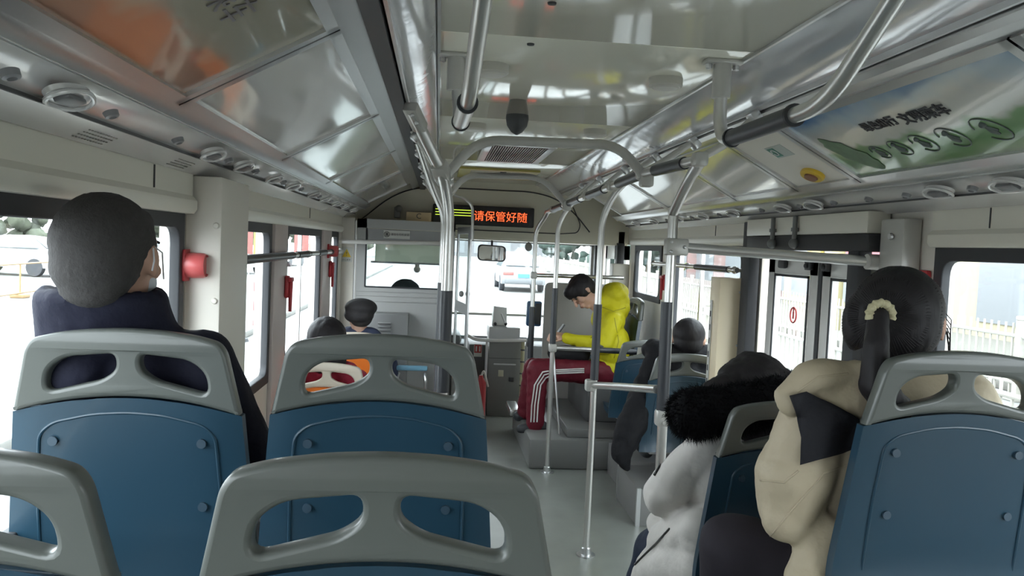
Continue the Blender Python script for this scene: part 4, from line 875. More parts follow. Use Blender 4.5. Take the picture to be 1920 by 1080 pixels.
# partition board at the side seat
a = at(1022, 529, 6.3); c = at(1150, 720, 6.3); me = curve_plate(rounded([(a.x, .0), (1.40, .0), (1.40, a.z), (a.x, a.z)], [.01, .01, .05, .05]), [], .03, .004)
me.transform(Matrix.Translation((0, 6.3, 0))); o = mesh_obj('partition_board', me, mat('beige_grey_board', (.36, .345, .32), .45)); tag(o, 'plain grey board standing behind the boy in yellow', 'partition')
# wheel arch platform for the sideways seat
t = root('wheel_arch_platform', (1.1, 5.6, 0), 'dark grey wheel arch platform under the sideways seat', 'platform')
b = B(); b.span((.640, 5.14, 0), (WR-.004, 6.28, .20), .02); b.fin('platform_step', DGREY, t)
b = B(); b.span((.90, 5.2, .20), (WR-.004, 6.28, .26), .01); b.fin('platform_top', DGREY, t)
b = B(); b.span((1.06, 5.42, .26), (1.57, 6.2, .52), .02); b.fin('seat_box', mat('box_charcoal', (.09, .09, .09), .5), t)
b = B(); b.tube([at(1036, 640, 5.4), at(1049, 815, 5.3)], .008, 8); b.fin('angle_strut', ALU, t)
b = B(); b.span((.58, 5.9, .185), (.66, 6.25, .235), .01); b.fin('step_edge', ALU, t)
# boxes under the single seats
for (x, y0, y1, h, l) in ((1.10, 4.09, 4.56, .20, 'metal pedestal box under the black coated passenger seat'), (1.16, 4.62, 5.08, .20, 'metal pedestal box under the empty single seat')):
    t = root('pedestal_box', ((x+WR)/2, (y0+y1)/2, 0), l, 'box', 'metal boxes under the single seats'); b = B(); b.span((x, y0, 0), (WR-.01, y1, h), .004); b.fin('housing', mat('pedestal_grey', (.24, .235, .23), .4, .3), t)
    for yy in (y0, y1-.012): b = B(); b.span((x-.004, yy-.003, 0), (x+.018, yy+.012, h+.003)); b.fin('corner_strip', ALU, t)
# ============================================================ RIGHT SIDE: EXIT DOOR
DX = WR+.01
t = root('exit_door', (WR, 3.25, 0), 'double leaf glazed exit door in grey frames on the right', 'door')
def leaf(y0, y1, z0, z1, name):
    b = B(); f = .075
    for a, c in (((y0, z0), (y0+f, z1)), ((y1-f, z0), (y1, z1)), ((y0, z1-.10), (y1, z1)), ((y0, z0), (y1, z0+.12))): b.span((DX, a[0], a[1]), (DX+.035, c[0], c[1]), .004)
    L = b.fin(name, mat('door_leaf_grey', (.62, .61, .58), .4, .2), t)
    b = B(); b.span((DX+.014, y0+f, z0+.12), (DX+.018, y1-f, z1-.10)); b.fin('leaf_pane', GLASS, L)
    b = B(); g = .012
    for a, c in (((y0+f, z0+.12), (y0+f+g, z1-.10)), ((y1-f-g, z0+.12), (y1-f, z1-.10)), ((y0+f, z1-.10-g), (y1-f, z1-.10)), ((y0+f, z0+.12), (y1-f, z0+.12+g))): b.span((DX-.003, *a), (DX+.001, *c))
    b.fin('gasket', RUBBER, L); return L
leaf(3.235, 3.74, -.2, 1.48, 'front_leaf'); leaf(2.68, 3.195, -.2, 1.48, 'rear_leaf')
b = B(); b.span((DX, 3.20, -.2), (DX+.03, 3.23, 1.48)); b.fin('centre_seal', RUBBER, t)
for y in (3.30, 3.15): q = Vector((DX-.01, y, 1.435)); b = B(); b.box(q, (.02, .05, .06), .004); b.ball(q+Vector((-.012, 0, .012)), .012); b.ball(q+Vector((-.012, 0, -.012)), .012); b.fin('hinge_block', DARK, t)
for y in (3.56, 2.9): b = B(); b.box((DX-.012, y, 1.425), (.024, .07, .04), .01); b.fin('catch', DARK, t)
t2, _ = None, None
q = Vector((DX-.002, 3.44, 1.20)); t2 = root('round_door_sticker', q, 'round red and white no leaning sticker on the exit door glass', 'sticker')
b = B(); b.tube([(q.x, q.y+.030*math.cos(a*.3), q.z+.034*math.sin(a*.3)) for a in range(22)], .0035, 6); b.fin('red_ring', mat('sticker_red', (.5, .05, .05)), t2)
b = B(); b.box(q, (.002, .014, .034)); b.ball(q+Vector((0, 0, .024)), (.001, .008, .008)); b.fin('red_figure', mat('sticker_red', (.5, .05, .05)), t2)
b = B(); b.span((WR-.10, 2.66, 1.488), (WR, 3.76, 1.55), .004); o = b.fin('door_mechanism', mat('door_gear_black', (.03, .03, .032), .6)); tag(o, 'black door mechanism housing above the exit door', 'mechanism')
b = B(); b.span((WR-.095, 2.68, 1.552), (WR-.01, 3.78, 1.63), .003); b.fin('cover_panel', FASC, o)
for y, px in ((3.44, 1475), (3.22, 1530)):
    b = B(); b.tube([(WR-.11, y, 1.63), (WR-.11, y, 1.52)], .010, 10); b.tube([(WR-.11, y, 1.58), (WR-.11, y, 1.565)], .015, 10); b.ball((WR-.11, y, 1.515), .022); b.fin('actuator_rod', DGREY, o)
for (y0, y1, z1, l) in ((3.80, 3.90, 1.625, 'black upright post ahead of the exit door'), (2.78, 2.86, 1.63, 'black upright post behind the ponytail')):
    b = B(); b.span((WR-.065, y0, 0), (WR-.012, y1, z1), .006); o = b.fin('door_post', RUBBER); tag(o, l, 'post', 'black posts by the exit door')
t = root('beige_cabinet', (WR-.1, 3.98, .3), 'tall cream cabinet beside the exit door', 'cabinet')
b = B(); b.span((WR-.165, 3.915, .02), (WR-.012, 4.05, zz(1400, 522, 4.0)), .004); b.fin('cabinet_body', mat('cream_cabinet', (.80, .68, .48), .45), t)
b = B(); b.span((WR-.170, 4.00, .75), (WR-.166, 4.03, 1.22)); b.fin('label_strip', mat('sticker_white2', (.6, .6, .6)), t)
for k in range(6): b = B(); b.box((WR-.1712, 4.015, .80+k*.07), (.002, .012, .03)); b.fin('label_mark', INK, t)
for z in (1.27, 1.0): b = B(); b.ball((WR-.06, 3.913, z), (.006, .004, .006)); b.fin('screw', ALU, t)
b = B(); b.span((WR-.07, 2.50, 1.33), (WR-.004, 2.64, 1.60), .008); o = b.fin('hinge_housing', PAINTED); tag(o, 'grey hinge plate above the ponytail by the rear door post', 'bracket')
for z in (1.40, 1.54): b = B(); b.lathe([(.012, 0), (.010, .008)], (WR-.075, 2.56, z), 12, (0, R(-90), 0)); b.fin('bolt', ALU, o)
# grab cover near the front door
b = B(); b.span((WR-.16, 6.42, .2), (WR-.02, 6.56, zz(1170, 495, 6.5)), .01); o = b.fin('front_door_cabinet', mat('cream_grey_cabinet', (.46, .43, .36), .5)); tag(o, 'pale cabinet beside the front door behind the yellow hood', 'cabinet')
b = B(); b.span((WR-.09, 6.60, 0), (WR-.03, 6.68, 1.62), .005); o = b.fin('door_post', RUBBER); tag(o, 'black upright post by the front door', 'post', 'black posts by the front door')
b = B(); b.span((WR-.09, 7.55, 0), (WR-.03, 7.62, 1.62), .005); o = b.fin('door_post', RUBBER); tag(o, 'far black upright post of the front door', 'post', 'black posts by the front door')
t = root('front_door', (WR, 7.1, 0), 'glazed front door leaf beside the windscreen', 'door')
b = B()
for a, c in (((6.70, .0), (6.78, 1.5)), ((7.47, 0), (7.54, 1.5)), ((6.70, 1.38), (7.54, 1.5)), ((6.70, 0), (7.54, .12)), ((7.09, .0), (7.15, 1.5))): b.span((DX, a[0], a[1]), (DX+.03, c[0], c[1]))
b.fin('door_frame', mat('door_leaf_grey', (.4, .4, .4)), t); b = B(); b.span((DX+.012, 6.78, .12), (DX+.016, 7.47, 1.38)); b.fin('door_pane', GLASS, t)
# red safety items
def alarm(p, side, label):
    t = root('alarm_box', p, label, 'alarm', 'red round alarm boxes'); s_ = -side; p = Vector(p)
    b = B(); me = rounded([(-.030, -.047), (.030, -.047), (.03, -.02), (.036, 0), (.03, .02), (.030, .047), (-.030, .047), (-.036, 0)], .008)
    b.poly([(p.x, p.y+u_, p.z+v_) for u_, v_ in me], (s_, 0, 0), .014); b.fin('back_plate', RED, t)
    b = B(); b.lathe([(.036, .012), (.038, .03), (.037, .060), (.033, .068), (.031, .062), (.012, .062)], p, 28, (0, R(90*s_), 0)); b.fin('drum', mat('red_drum', (.55, .10, .10), .3), t)
pa = atx(345, 497, -.742); alarm((-.645, 2.50, 1.345) if False else (-.748, 2.44, pa.z), -1, 'red round alarm box on the left pillar beside the man')
alarm((WR-.004, 2.47, 1.385), 1, 'red round alarm box right of the ponytail head')
def hammer(p, side, label):
    t = root('safety_hammer', p, label, 'hammer', 'red emergency hammers'); p = Vector(p); s_ = -side
    b = B(); b.box(p+Vector((s_*.010, 0, .02)), (.02, .05, .11), .012); b.fin('holder', RED, t)
    b = B(); b.tube([p+Vector((s_*.026, 0, .05)), p+Vector((s_*.026, 0, -.10))], [.011, .008], 10); b.box(p+Vector((s_*.026, 0, .055)), (.022, .07, .024), .008); b.fin('hammer_handle', mat('red_hammer', (.45, .03, .04), .4), t)
hammer((-.730, 3.95, zz(533, 545, 3.95)), -1, 'red emergency hammer on the first pink pillar'); hammer((-.730, 5.50, zz(617, 510, 5.5)), -1, 'red emergency hammer on the second pink pillar farther forward')
alarm((-.732, 5.42, zz(601, 470, 5.42)), -1, 'small red box above the left window rail near the cab')
hammer((WR-.004, 5.44, zz(1240, 535, 5.42)), 1, 'red emergency hammer between the right windows')
# ============================================================ PEOPLE
from mathutils.bvhtree import BVHTree
SKIN = mat('skin', (.50, .30, .22), .55)
HAIRB = mat('black_hair', (.012, .010, .012), .6, spec=.35, bump=.2, bscale=60, stretch=(1, 1, .12))
HAIRG = mat('grey_cropped_hair', (.042, .039, .038), .85, bump=.3, bscale=160, var=.3, vscale=60)
def fabric(name, col, rough=.75, b=.6, sc=9): return mat(name, col, rough, bump=b, bscale=sc*2.6, spec=.25)
def px_r(p, Y): return p*Y/FPX
def hframe(f, up):
    f = Vector(f).normalized(); x = f.cross(Vector(up)).normalized(); z = x.cross(f); return Matrix((x, f, z)).transposed()
def head(c, f, up, r, neck=True):
    M = hframe(f, up); e = M.to_euler(); c = Vector(c); q = lambda *v: c+M @ (Vector(v)*r)
    L = [(q(0, -.06, .14), (.76*r, .95*r, .84*r), e), (q(0, .22, -.45), (.56*r, .62*r, .52*r), e), (q(0, .62, -.88), (.24*r, .20*r, .18*r), e),
         (q(0, .90, .08), .07*r, q(0, 1.08, -.24), .12*r), (q(0, .86, -.52), (.26*r, .12*r, .09*r), e), (q(0, .86, -.66), (.22*r, .12*r, .08*r), e),
         (q(.40, .66, -.22), (.22*r, .2*r, .2*r), e), (q(-.40, .66, -.22), (.22*r, .2*r, .2*r), e), (q(0, .84, .30), (.42*r, .10*r, .09*r), e)]
    for s in (-1, 1):
        L += [(q(s*.80, -.02, -.06), (.07*r, .17*r, .24*r), e), (q(s*.80, .02, -.26), (.06*r, .10*r, .12*r), e)]
    if neck: L.append((q(0, -.12, -.5), .48*r, c+Vector((0, .12*r, -1.45*r)), .48*r))
    return L, M, q, e
def face(t, q, M, r):
    for s in (-1, 1):
        b = B(); b.ball(q(s*.32, .80, .10), .085*r, u=12, v=8); b.fin('eye', mat('eye_dark', (.03, .02, .02), .2), t)
        b = B(); b.tube([q(s*.18, .92, .30), q(s*.34, .90, .34), q(s*.50, .80, .28)], .025*r, 6); b.fin('eyebrow', HAIRB, t)
    b = B(); b.tube([q(-.18, .955, -.59), q(0, .985, -.585), q(.18, .955, -.59)], .022*r, 6); b.fin('mouth', mat('lip', (.30, .10, .08), .5), t)
def hand(c, d, n, s=1, k=1.0):
    """palm at c pointing along d with palm normal n; thumb on side s; fingers curled"""
    d = Vector(d).normalized(); x = d.cross(Vector(n)).normalized(); n = x.cross(d); c = Vector(c)
    L = [(c-d*.03*k+x*u*k, .014*k, c+d*.035*k+x*u*k, .013*k) for u in (-.026, -.009, .009, .026)]
    for u, l in ((-.030, .052), (-.010, .064), (.010, .070), (.029, .060)):
        a = c+d*.042*k+x*u*k; m = a+(d*.8+n*.55).normalized()*l*.5*k; e = m+(d*.25+n*.95).normalized()*l*.5*k
        L += [(a, .0095*k, m, .0088*k), (m, .0088*k, e, .0075*k)]
    a = c-d*.015*k+x*s*.030*k; m = a+(x*s*.75+d*.6+n*.25).normalized()*.032*k; e = m+(d*.8+n*.55).normalized()*.030*k
    return L+[(a, .0125*k, m, .0105*k), (m, .0105*k, e, .0088*k)]
def legs(t, hip, fwd, m, zf, side=(1, 0, 0), L1=.40, r=.078, shoe=RUBBER):
    hip = Vector(hip); f = Vector(fwd).normalized(); s_ = Vector(side); prim = [(hip-s_*.06, .105, hip+s_*.06, .105)]
    for k in (-1, 1):
        h = hip+s_*.085*k; kn = h+f*L1+s_*.02*k+Vector((0, 0, .01)); an = Vector((kn.x, kn.y, zf+.09))+f*.03
        prim += [(h, r*1.12, kn, r*.85), (kn, r*.82, an, r*.60)]
    blob('trousers', prim, m, t, .013, 4, .004, 14)
    for k in (-1, 1):
        kn = hip+s_*.085*k+f*(L1+.03)+s_*.02*k; b = blob('shoe', [(Vector((kn.x, kn.y, zf+.045))-f*.04, .042, Vector((kn.x, kn.y, zf+.034))+f*.13, .032)], shoe, t, .010, 3)
def person(loc, label): return root('person', loc, label, 'person', 'passengers')
def simple_arm(S, E_, Wr, r0, r1): return [(S, r0, E_, r0*.9), (E_, r0*.9, Wr, r1)]
def drape(target, pts, n, r, m, name, parent, off=.002):
    vs = [v.co.copy() for v in target.data.vertices]; W = wm(target); bv = BVHTree.FromPolygons([W @ v for v in vs], [p.vertices[:] for p in target.data.polygons])
    out = []
    for (a, c_) in zip(pts, pts[1:]):
        for k in range(n):
            p = (a[0]+(c_[0]-a[0])*k/n, a[1]+(c_[1]-a[1])*k/n); d = (at(p[0], p[1], 5)-EYE).normalized(); h = bv.ray_cast(EYE, d)
            if h[0]: out.append(h[0]+h[1]*off*(1 if h[1].dot(d) < 0 else -1))
    if len(out) > 2: b = B(); b.tube(out, r, 6); return b.fin(name, m, parent, 180)
# -- man in the navy jacket, front left
Y = 1.53; t = person((at(200, 700, Y).x, Y, .40), 'man with cropped grey hair, white mask loops and navy jacket at the left window')
c = at(203, 480, Y+.02); f = (.10, .99, -.04); L, M, q, e = head(c, f, (0, 0, 1), .109)
ch = at(205, 700, 1.60); hp = Vector((ch.x, 1.66, .90))
ch = Vector((ch.x, 1.65, 1.10)); core = [(c+Vector((0, .03, -.12)), .05, ch, .055), (ch, .06, hp, .07)]
hl, hr = Vector((ch.x-.07, 2.02, 1.00)), Vector((ch.x+.07, 2.02, 1.00))
blob('body', L+core+hand(hl, (.5, .85, -.1), (0, 0, -1), 1)+hand(hr, (-.5, .85, -.1), (0, 0, -1), -1), SKIN, t, .008, 3); face(t, q, M, .109)
blob('hair', [(q(0, -.16, .22), (.80*.109, .93*.109, .86*.109), e), (q(0, -.42, -.22), (.70*.109, .62*.109, .52*.109), e), (q(0, -.45, -.62), (.52*.109, .45*.109, .30*.109), e), (q(0, .30, .62), (.60*.109, .50*.109, .32*.109), e)], HAIRG, t, .008, 4, .0015, 60)
NAVY = fabric('navy_jacket_cloth', (.012, .013, .028))
A = lambda px, py, Y=1.60: at(px, py, Y)
rc = A(192, 556, 1.568); jk = [(rc+Vector((.098*math.cos(k*.3), .088*math.sin(k*.3), 0)), .021, rc+Vector((.104*math.cos(k*.3), .032+.078*math.sin(k*.3), -.075)), .028) for k in range(21)]+[(A(150, 640), .060, A(262, 640), .060), (A(140, 690), .072, A(290, 690), .078), (A(225, 790, 1.62), (.155, .10, .17)), (A(225, 900, 1.64), (.150, .10, .22)),
      (A(300, 682), .070, A(378, 680), .066), (A(378, 680), .068, A(455, 850, 1.60), .066), (A(455, 860, 1.62), .064, Vector((ch.x+.14, 1.98, 1.0)), .045),
      (A(120, 720), .068, Vector((-.66, 1.54, 1.19)), .062), (Vector((-.66, 1.54, 1.19)), .062, Vector((-.68, 1.56, .98)), .060), (Vector((-.68, 1.56, .98)), .056, Vector((ch.x-.12, 1.98, 1.0)), .045)]
blob('jacket', jk, NAVY, t, .011, 5, .004, 9)
b = B(); b.tube([q(.74, .02, .02)+Vector((0, 0, .0)), q(.84, -.16, .16), q(.88, -.20, -.05), q(.86, -.22, -.22)], .0016, 6); b.tube([q(.80, .0, .18), q(.84, .18, .10), q(.74, .50, -.36)], .0016, 6); b.fin('mask_loop', mat('white_elastic', (.62, .62, .64), .6), t)
blob('face_mask', [(q(0, .60, -.45), (.56*.109, .46*.109, .44*.109), e)], mat('mask_paper', (.55, .58, .62), .7), t, .008, 3)
legs(t, (ch.x, 1.68, .93), (0, 1, 0), fabric('dark_trousers', (.02, .02, .025)), .40, L1=.34)
# -- woman in red
Y = 4.14; c = at(613, 636, Y); t = person((c.x, Y, 0), 'woman with a dark bob and crimson coat in the cream and orange seat'); L, M, q, e = head(c, (0, 1, -.15), (0, 0, 1), .105)
blob('body', L+[(c+Vector((0, 0, -.1)), .06, c+Vector((0, .05, -.3)), .10), (c+Vector((0, .05, -.3)), .11, c+Vector((0, .08, -.45)), .11)]+hand(c+Vector((-.06, .36, -.42)), (.4, .9, 0), (0, 0, -1), 1)+hand(c+Vector((.06, .36, -.42)), (-.4, .9, 0), (0, 0, -1), -1), SKIN, t, .009, 3); face(t, q, M, .105)
blob('hair', [(c+Vector((0, -.02, .02)), (.100, .105, .10)), (c+Vector((0, -.03, -.07)), (.110, .095, .085)), (c+Vector((0, -.035, -.12)), (.105, .08, .05))], HAIRB, t, .009, 4, .004, 30, (1, 1, .1))
cc = c
blob('coat', [(cc+Vector((-.08, -.0, -.175)), .07, cc+Vector((.10, 0, -.175)), .07), (cc+Vector((-.10, .02, -.22)), .07, cc+Vector((.15, .02, -.22)), .075), (cc+Vector((.03, .04, -.36)), (.16, .12, .17)), (cc+Vector((.17, .02, -.23)), .065, cc+Vector((.20, .10, -.42)), .055), (cc+Vector((.20, .10, -.42)), .055, cc+Vector((.08, .32, -.42)), .04), (cc+Vector((-.11, .02, -.23)), .06, cc+Vector((-.12, .10, -.42)), .055), (cc+Vector((-.12, .10, -.42)), .055, cc+Vector((-.07, .32, -.42)), .04)], fabric('crimson_coat', (.36, .03, .06)), t, .012, 4, .006, 14)
legs(t, (c.x, 4.16, .52), (0, 1, 0), fabric('dark_trousers', (.02, .02, .025)), 0)
# -- man in flat cap
Y = 5.55; c = at(674, 590, Y); t = person((c.x, Y, 0), 'man in a dark flat cap and navy jacket by the louvred box'); L, M, q, e = head(c, (-.45, .9, 0), (0, 0, 1), .105)
blob('body', L+[(c+Vector((0, 0, -.1)), .06, c+Vector((0, .02, -.3)), .11), (c+Vector((0, .02, -.3)), .11, c+Vector((0, .05, -.42)), .11)]+hand(c+Vector((-.06, .34, -.40)), (.4, .9, 0), (0, 0, -1), 1)+hand(c+Vector((.06, .34, -.40)), (-.4, .9, 0), (0, 0, -1), -1), SKIN, t, .009, 3); face(t, q, M, .105)
blob('hair', [(q(0, -.3, -.1), (.082, .07, .075), e)], HAIRG, t, .01, 3)
blob('flat_cap', [(c+Vector((.01, -.01, .05)), (.112, .12, .065)), (q(0, .75, .36), (.07, .06, .014), e), (c+Vector((.0, -.03, .0)), (.102, .10, .06))], fabric('charcoal_cap', (.035, .033, .035)), t, .009, 4)
cc = c
blob('jacket', [(cc+Vector((-.06, .0, -.155)), .075, cc+Vector((.08, 0, -.155)), .075), (cc+Vector((-.10, .02, -.21)), .08, cc+Vector((.14, .02, -.21)), .08), (cc+Vector((.02, .04, -.36)), (.18, .13, .17)), (cc+Vector((.18, .02, -.24)), .07, cc+Vector((.22, .10, -.42)), .06), (cc+Vector((.22, .10, -.42)), .06, cc+Vector((.08, .30, -.41)), .04), (cc+Vector((-.11, .02, -.24)), .06, cc+Vector((-.12, .10, -.42)), .055), (cc+Vector((-.12, .10, -.42)), .055, cc+Vector((-.07, .30, -.41)), .04)], fabric('slate_navy_jacket', (.045, .055, .10)), t, .012, 4, .005, 14)
legs(t, (c.x, 5.55, .52), (0, 1, 0), fabric('dark_trousers', (.02, .02, .025)), 0, L1=.36)
# -- boy in yellow
A = lambda px, py, Y=5.62: at(px, py, Y)
c = A(1091, 545); t = person((A(1140, 700).x, 5.62, .26), 'boy in a bright yellow hooded jacket and maroon striped trousers looking down'); L, M, q, e = head(c, (-.52, -.28, -.80), (-.80, 0, .60), .108, False)
hd = A(1050, 629, 5.5); core = [(A(1105, 560), .050, A(1138, 590), .05), (A(1138, 595), .06, A(1145, 690), .11)]
blob('body', L+core+hand(hd, (-.9, -.1, .15), (.1, .3, -1), 1)+hand(A(1053, 634, 5.68), (-.9, .1, .1), (.1, .3, -1), -1), SKIN, t, .007, 2); face(t, q, M, .108)
blob('hair', [(q(0, -.15, .22), (.086, .100, .090), e), (q(0, .25, .60), (.082, .080, .045), e), (q(0, .62, .52), (.070, .040, .055), e), (q(0, -.45, -.18), (.075, .060, .07), e), (q(.55, -.05, .2), (.035, .075, .07), e), (q(-.55, -.05, .2), (.035, .075, .07), e)], HAIRB, t, .008, 3, .003, 30)
YELC = fabric('bright_yellow_shell', (.50, .45, .012), .6)
jk = [(A(1152, 552, 5.66), (px_r(28, 5.6), .13, px_r(25, 5.6)), (0, R(-15), 0)), (A(1124, 566), .062, A(1160, 564), .080), (A(1130, 585), .075, A(1155, 580), .10), (A(1140, 600, 5.62), (px_r(33, 5.6), .18, px_r(30, 5.6))), (A(1146, 650), (px_r(36, 5.6), .18, px_r(48, 5.6))), (A(1138, 690), (px_r(42, 5.6), .18, px_r(24, 5.6))),
      (A(1147, 603, 5.48), .075, A(1132, 648, 5.44), .062), (A(1132, 650, 5.44), .060, A(1062, 633, 5.47), .038), (A(1147, 603, 5.76), .075, A(1120, 648, 5.78), .062), (A(1120, 648, 5.78), .060, A(1064, 636, 5.72), .038)]
blob('yellow_jacket', jk, YELC, t, .009, 3, .008, 8)
SEAM = mat('olive_seam', (.22, .21, .01), .7); yj = [o for o in kids(t) if o.name.startswith('yellow_jacket')][0]
for sm in ([(1124, 574), (1150, 584), (1176, 576)], [(1128, 596), (1118, 622), (1106, 636)], [(1152, 596), (1160, 640), (1150, 676)]): drape(yj, sm, 8, .0028, SEAM, 'seam', t, .0)
drape(yj, [(1116, 640), (1124, 648), (1132, 652)], 6, .010, DARK, 'elbow_patch', t, .0)
MAR = fabric('maroon_track_cloth', (.12, .010, .020), .6)
tr = [(A(1140, 700, 5.52), .085, A(1008, 692, 5.46), .078), (A(1008, 692, 5.46), .076, A(1003, 795, 5.46), .066), (A(1140, 700, 5.72), .085, A(1000, 690, 5.70), .075), (A(1000, 690, 5.70), .074, A(985, 770, 5.74), .062)]
tro = blob('trousers', tr, MAR, t, .010, 4, .005, 14)
for k in (-1, 0, 1):
    o_ = k*5.5
    drape(tro, [(1095, 695+o_*.6), (1040, 697+o_*.6), (1020+o_*.5, 703+o_), (1008+o_, 722), (1003+o_, 760), (1001+o_, 796)], 8, .0055, mat('white_stripe', (.60, .58, .56), .6), 'side_stripe', t)
for a, c_ in (((1016, 799, 5.46), (976, 804, 5.46)), ((992, 778, 5.76), (972, 781, 5.76))):
    blob('shoe', [(A(*a), .042, A(*c_), .032), (A(a[0]-12, a[1]+1, a[2]), .042, A(a[0]-20, a[1]+2, a[2]), .040)], RUBBER, t, .009, 3)
p = A(1046, 624, 5.56); b = B(); b.box(p, (.008, .075, .15), .006, (0, R(35), 0)); o = b.fin('mobile_phone', DARK); tag(o, 'dark mobile phone held by the boy in yellow', 'phone')
o = blob('lap_bag', [(A(1040, 662, 5.55), .055, A(1092, 664, 5.55), .062), (A(1050, 662, 5.68), .055, A(1088, 666, 5.68), .060)], fabric('black_bag_cloth', (.015, .015, .017)), None, .011, 4, .005, 12); tag(o, 'black cloth bag on the lap of the boy in yellow', 'bag')
# -- passenger in the black coat
Y = 4.38; A = lambda px, py, Y=4.38: at(px, py, Y)
c = A(1291, 634); t = person((c.x, Y, 0), 'passenger with short black hair in a loose black hooded coat'); L, M, q, e = head(c, (.30, .95, -.05), (0, 0, 1), .112)
blob('body', L+[(c+Vector((0, 0, -.1)), .06, c+Vector((0, .02, -.3)), .11), (c+Vector((0, .02, -.3)), .11, c+Vector((0, .05, -.42)), .11)]+hand(c+Vector((-.05, .34, -.40)), (.4, .9, 0), (0, 0, -1), 1)+hand(c+Vector((.07, .34, -.40)), (-.4, .9, 0), (0, 0, -1), -1), SKIN, t, .009, 3); face(t, q, M, .112)
blob('hair', [(q(0, -.14, .22), (.092, .104, .092), e), (q(0, -.40, -.22), (.082, .068, .066), e), (q(0, .30, .60), (.074, .06, .04), e)], HAIRB, t, .007, 3, .001, 30)
BLK = fabric('black_coat_cloth', (.008, .008, .010))
blob('black_coat', [(A(1232, 660), .058, A(1262, 676), .062), (A(1262, 676), .062, A(1325, 690), .055), (A(1245, 668), .075, A(1320, 672), .075), (A(1240, 690), .085, A(1328, 697), .068), (A(1228, 655, 4.40), (.075, .09, .06)), (A(1285, 730), (.17, .12, .16)), (A(1285, 790), (.16, .13, .16)), (A(1232, 680, 4.34), .075, A(1208, 745, 4.29), .09), (A(1208, 745, 4.29), .09, A(1178, 810, 4.24), .085), (A(1178, 810, 4.24), .085, A(1164, 850, 4.22), .060), (A(1164, 850, 4.22), .055, A(1176, 878, 4.22), .025), (A(1330, 700), .065, A(1330, 770, 4.40), .055), (A(1330, 770, 4.40), .06, c+Vector((.08, .32, -.41)), .04)], BLK, t, .011, 4, .010, 10)
legs(t, (c.x-.02, 4.38, .50), (0, 1, 0), fabric('dark_trousers', (.02, .02, .025)), .21, L1=.30)
# -- passenger in white coat with fur hood
A = lambda px, py, Y=2.20: at(px, py, Y)
c = A(1412, 738, 2.24); t = person((c.x, 2.2, .20), 'passenger in a white padded coat with a black fur trimmed hood'); L, M, q, e = head(c, (-.15, .9, -.45), (0, .45, .9), .108)
blob('body', L+[(c+Vector((0, -.02, -.1)), .06, c+Vector((-.02, 0, -.3)), .10), (c+Vector((-.02, 0, -.3)), .11, c+Vector((-.03, 0, -.48)), .11)]+hand(A(1265, 985, 2.52), (.2, .8, .1), (.3, .2, -1), 1)+hand(A(1330, 985, 2.52), (-.2, .8, .1), (-.3, .2, -1), -1), SKIN, t, .008, 3); face(t, q, M, .108)
blob('hair', [(c+Vector((0, -.01, .03)), (.098, .105, .095)), (c+Vector((-.012, -.03, -.05)), (.118, .10, .09)), (A(1362, 735, 2.15), (.07, .05, .05)), (A(1462, 728, 2.18), (.06, .05, .06)), (A(1411, 708, 2.2), (.100, .085, .055)), (A(1408, 735, 2.17), (.122, .075, .05))], HAIRB, t, .009, 4, .005, 28, (1, 1, .1))
FUR = mat('black_fur', (.008, .008, .009), .9, spec=.1)
hood = blob('fur_hood', [(A(1300, 776, 2.12), .068, A(1360, 768, 2.10), .066), (A(1360, 768, 2.10), .066, A(1440, 752, 2.10), .062), (A(1440, 752, 2.10), .062, A(1490, 735, 2.2), .058), (A(1300, 776, 2.12), .066, A(1290, 770, 2.28), .055)], FUR, t, .011, 4, .008, 20)
b = B(); W = wm(hood); rnd = random.Random(3); ps = hood.data.polygons
VV = []
for k in range(9000):
    p_ = ps[rnd.randrange(len(ps))]; o_ = W @ p_.center; n_ = (p_.normal+Vector((rnd.gauss(0, .35), rnd.gauss(0, .35), -.35+rnd.gauss(0, .3)))).normalized(); l_ = rnd.uniform(.010, .026); s_ = n_.orthogonal().normalized()*.0010
    VV += [o_+s_, o_-s_, o_+n_*l_*.6-Vector((0, 0, .002)), o_+s_.cross(n_), o_-s_.cross(n_), o_+n_*l_-Vector((0, 0, .004))]
me = bpy.data.meshes.new('fur_pile'); me.from_pydata(VV, [], [(i, i+1, i+2) for i in range(0, len(VV), 3)]); me.update(); b.bm.free()
o = mesh_obj('fur_pile', me, FUR, hood, 180); o['kind'] = 'stuff'
WCO = fabric('white_padded_cloth', (.60, .57, .54), .6, .9, 5)
coat = blob('white_coat', [(A(1330, 830), .062, A(1390, 830, 2.24), .070), (A(1350, 880, 2.24), (.115, .12, .13)), (A(1345, 960, 2.25), (.105, .12, .13)), (A(1335, 1040, 2.28), (.12, .14, .11)), (A(1318, 845, 2.2), .062, A(1262, 905, 2.24), .066), (A(1262, 905, 2.24), .066, A(1243, 930, 2.28), .064), (A(1243, 930, 2.28), .062, A(1290, 955, 2.45), .048), (A(1440, 860, 2.3), .07, A(1480, 930, 2.35), .06), (A(1480, 930, 2.35), .06, A(1350, 975, 2.48), .045),
      (A(1300, 1040, 2.32), .085, A(1225, 1085, 2.42), .070), (A(1225, 1085, 2.42), .07, A(1200, 1150, 2.46), .06), (A(1240, 985, 2.46), .05, A(1285, 985, 2.42), .06), (A(1315, 1000, 2.12), .07, A(1262, 1015, 2.36), .078), (A(1320, 1060, 2.12), .08, A(1240, 1075, 2.36), .085)], WCO, t, .009, 3, .010, 8)
drape(coat, [(1256, 992), (1230, 1020), (1186, 1064)], 8, .0035, mat('dark_zip', (.03, .03, .03), .4), 'hem_zip', t)
drape(coat, [(1243, 860), (1236, 878), (1226, 894)], 6, .004, mat('dark_zip', (.03, .03, .03)), 'sleeve_zip', t)
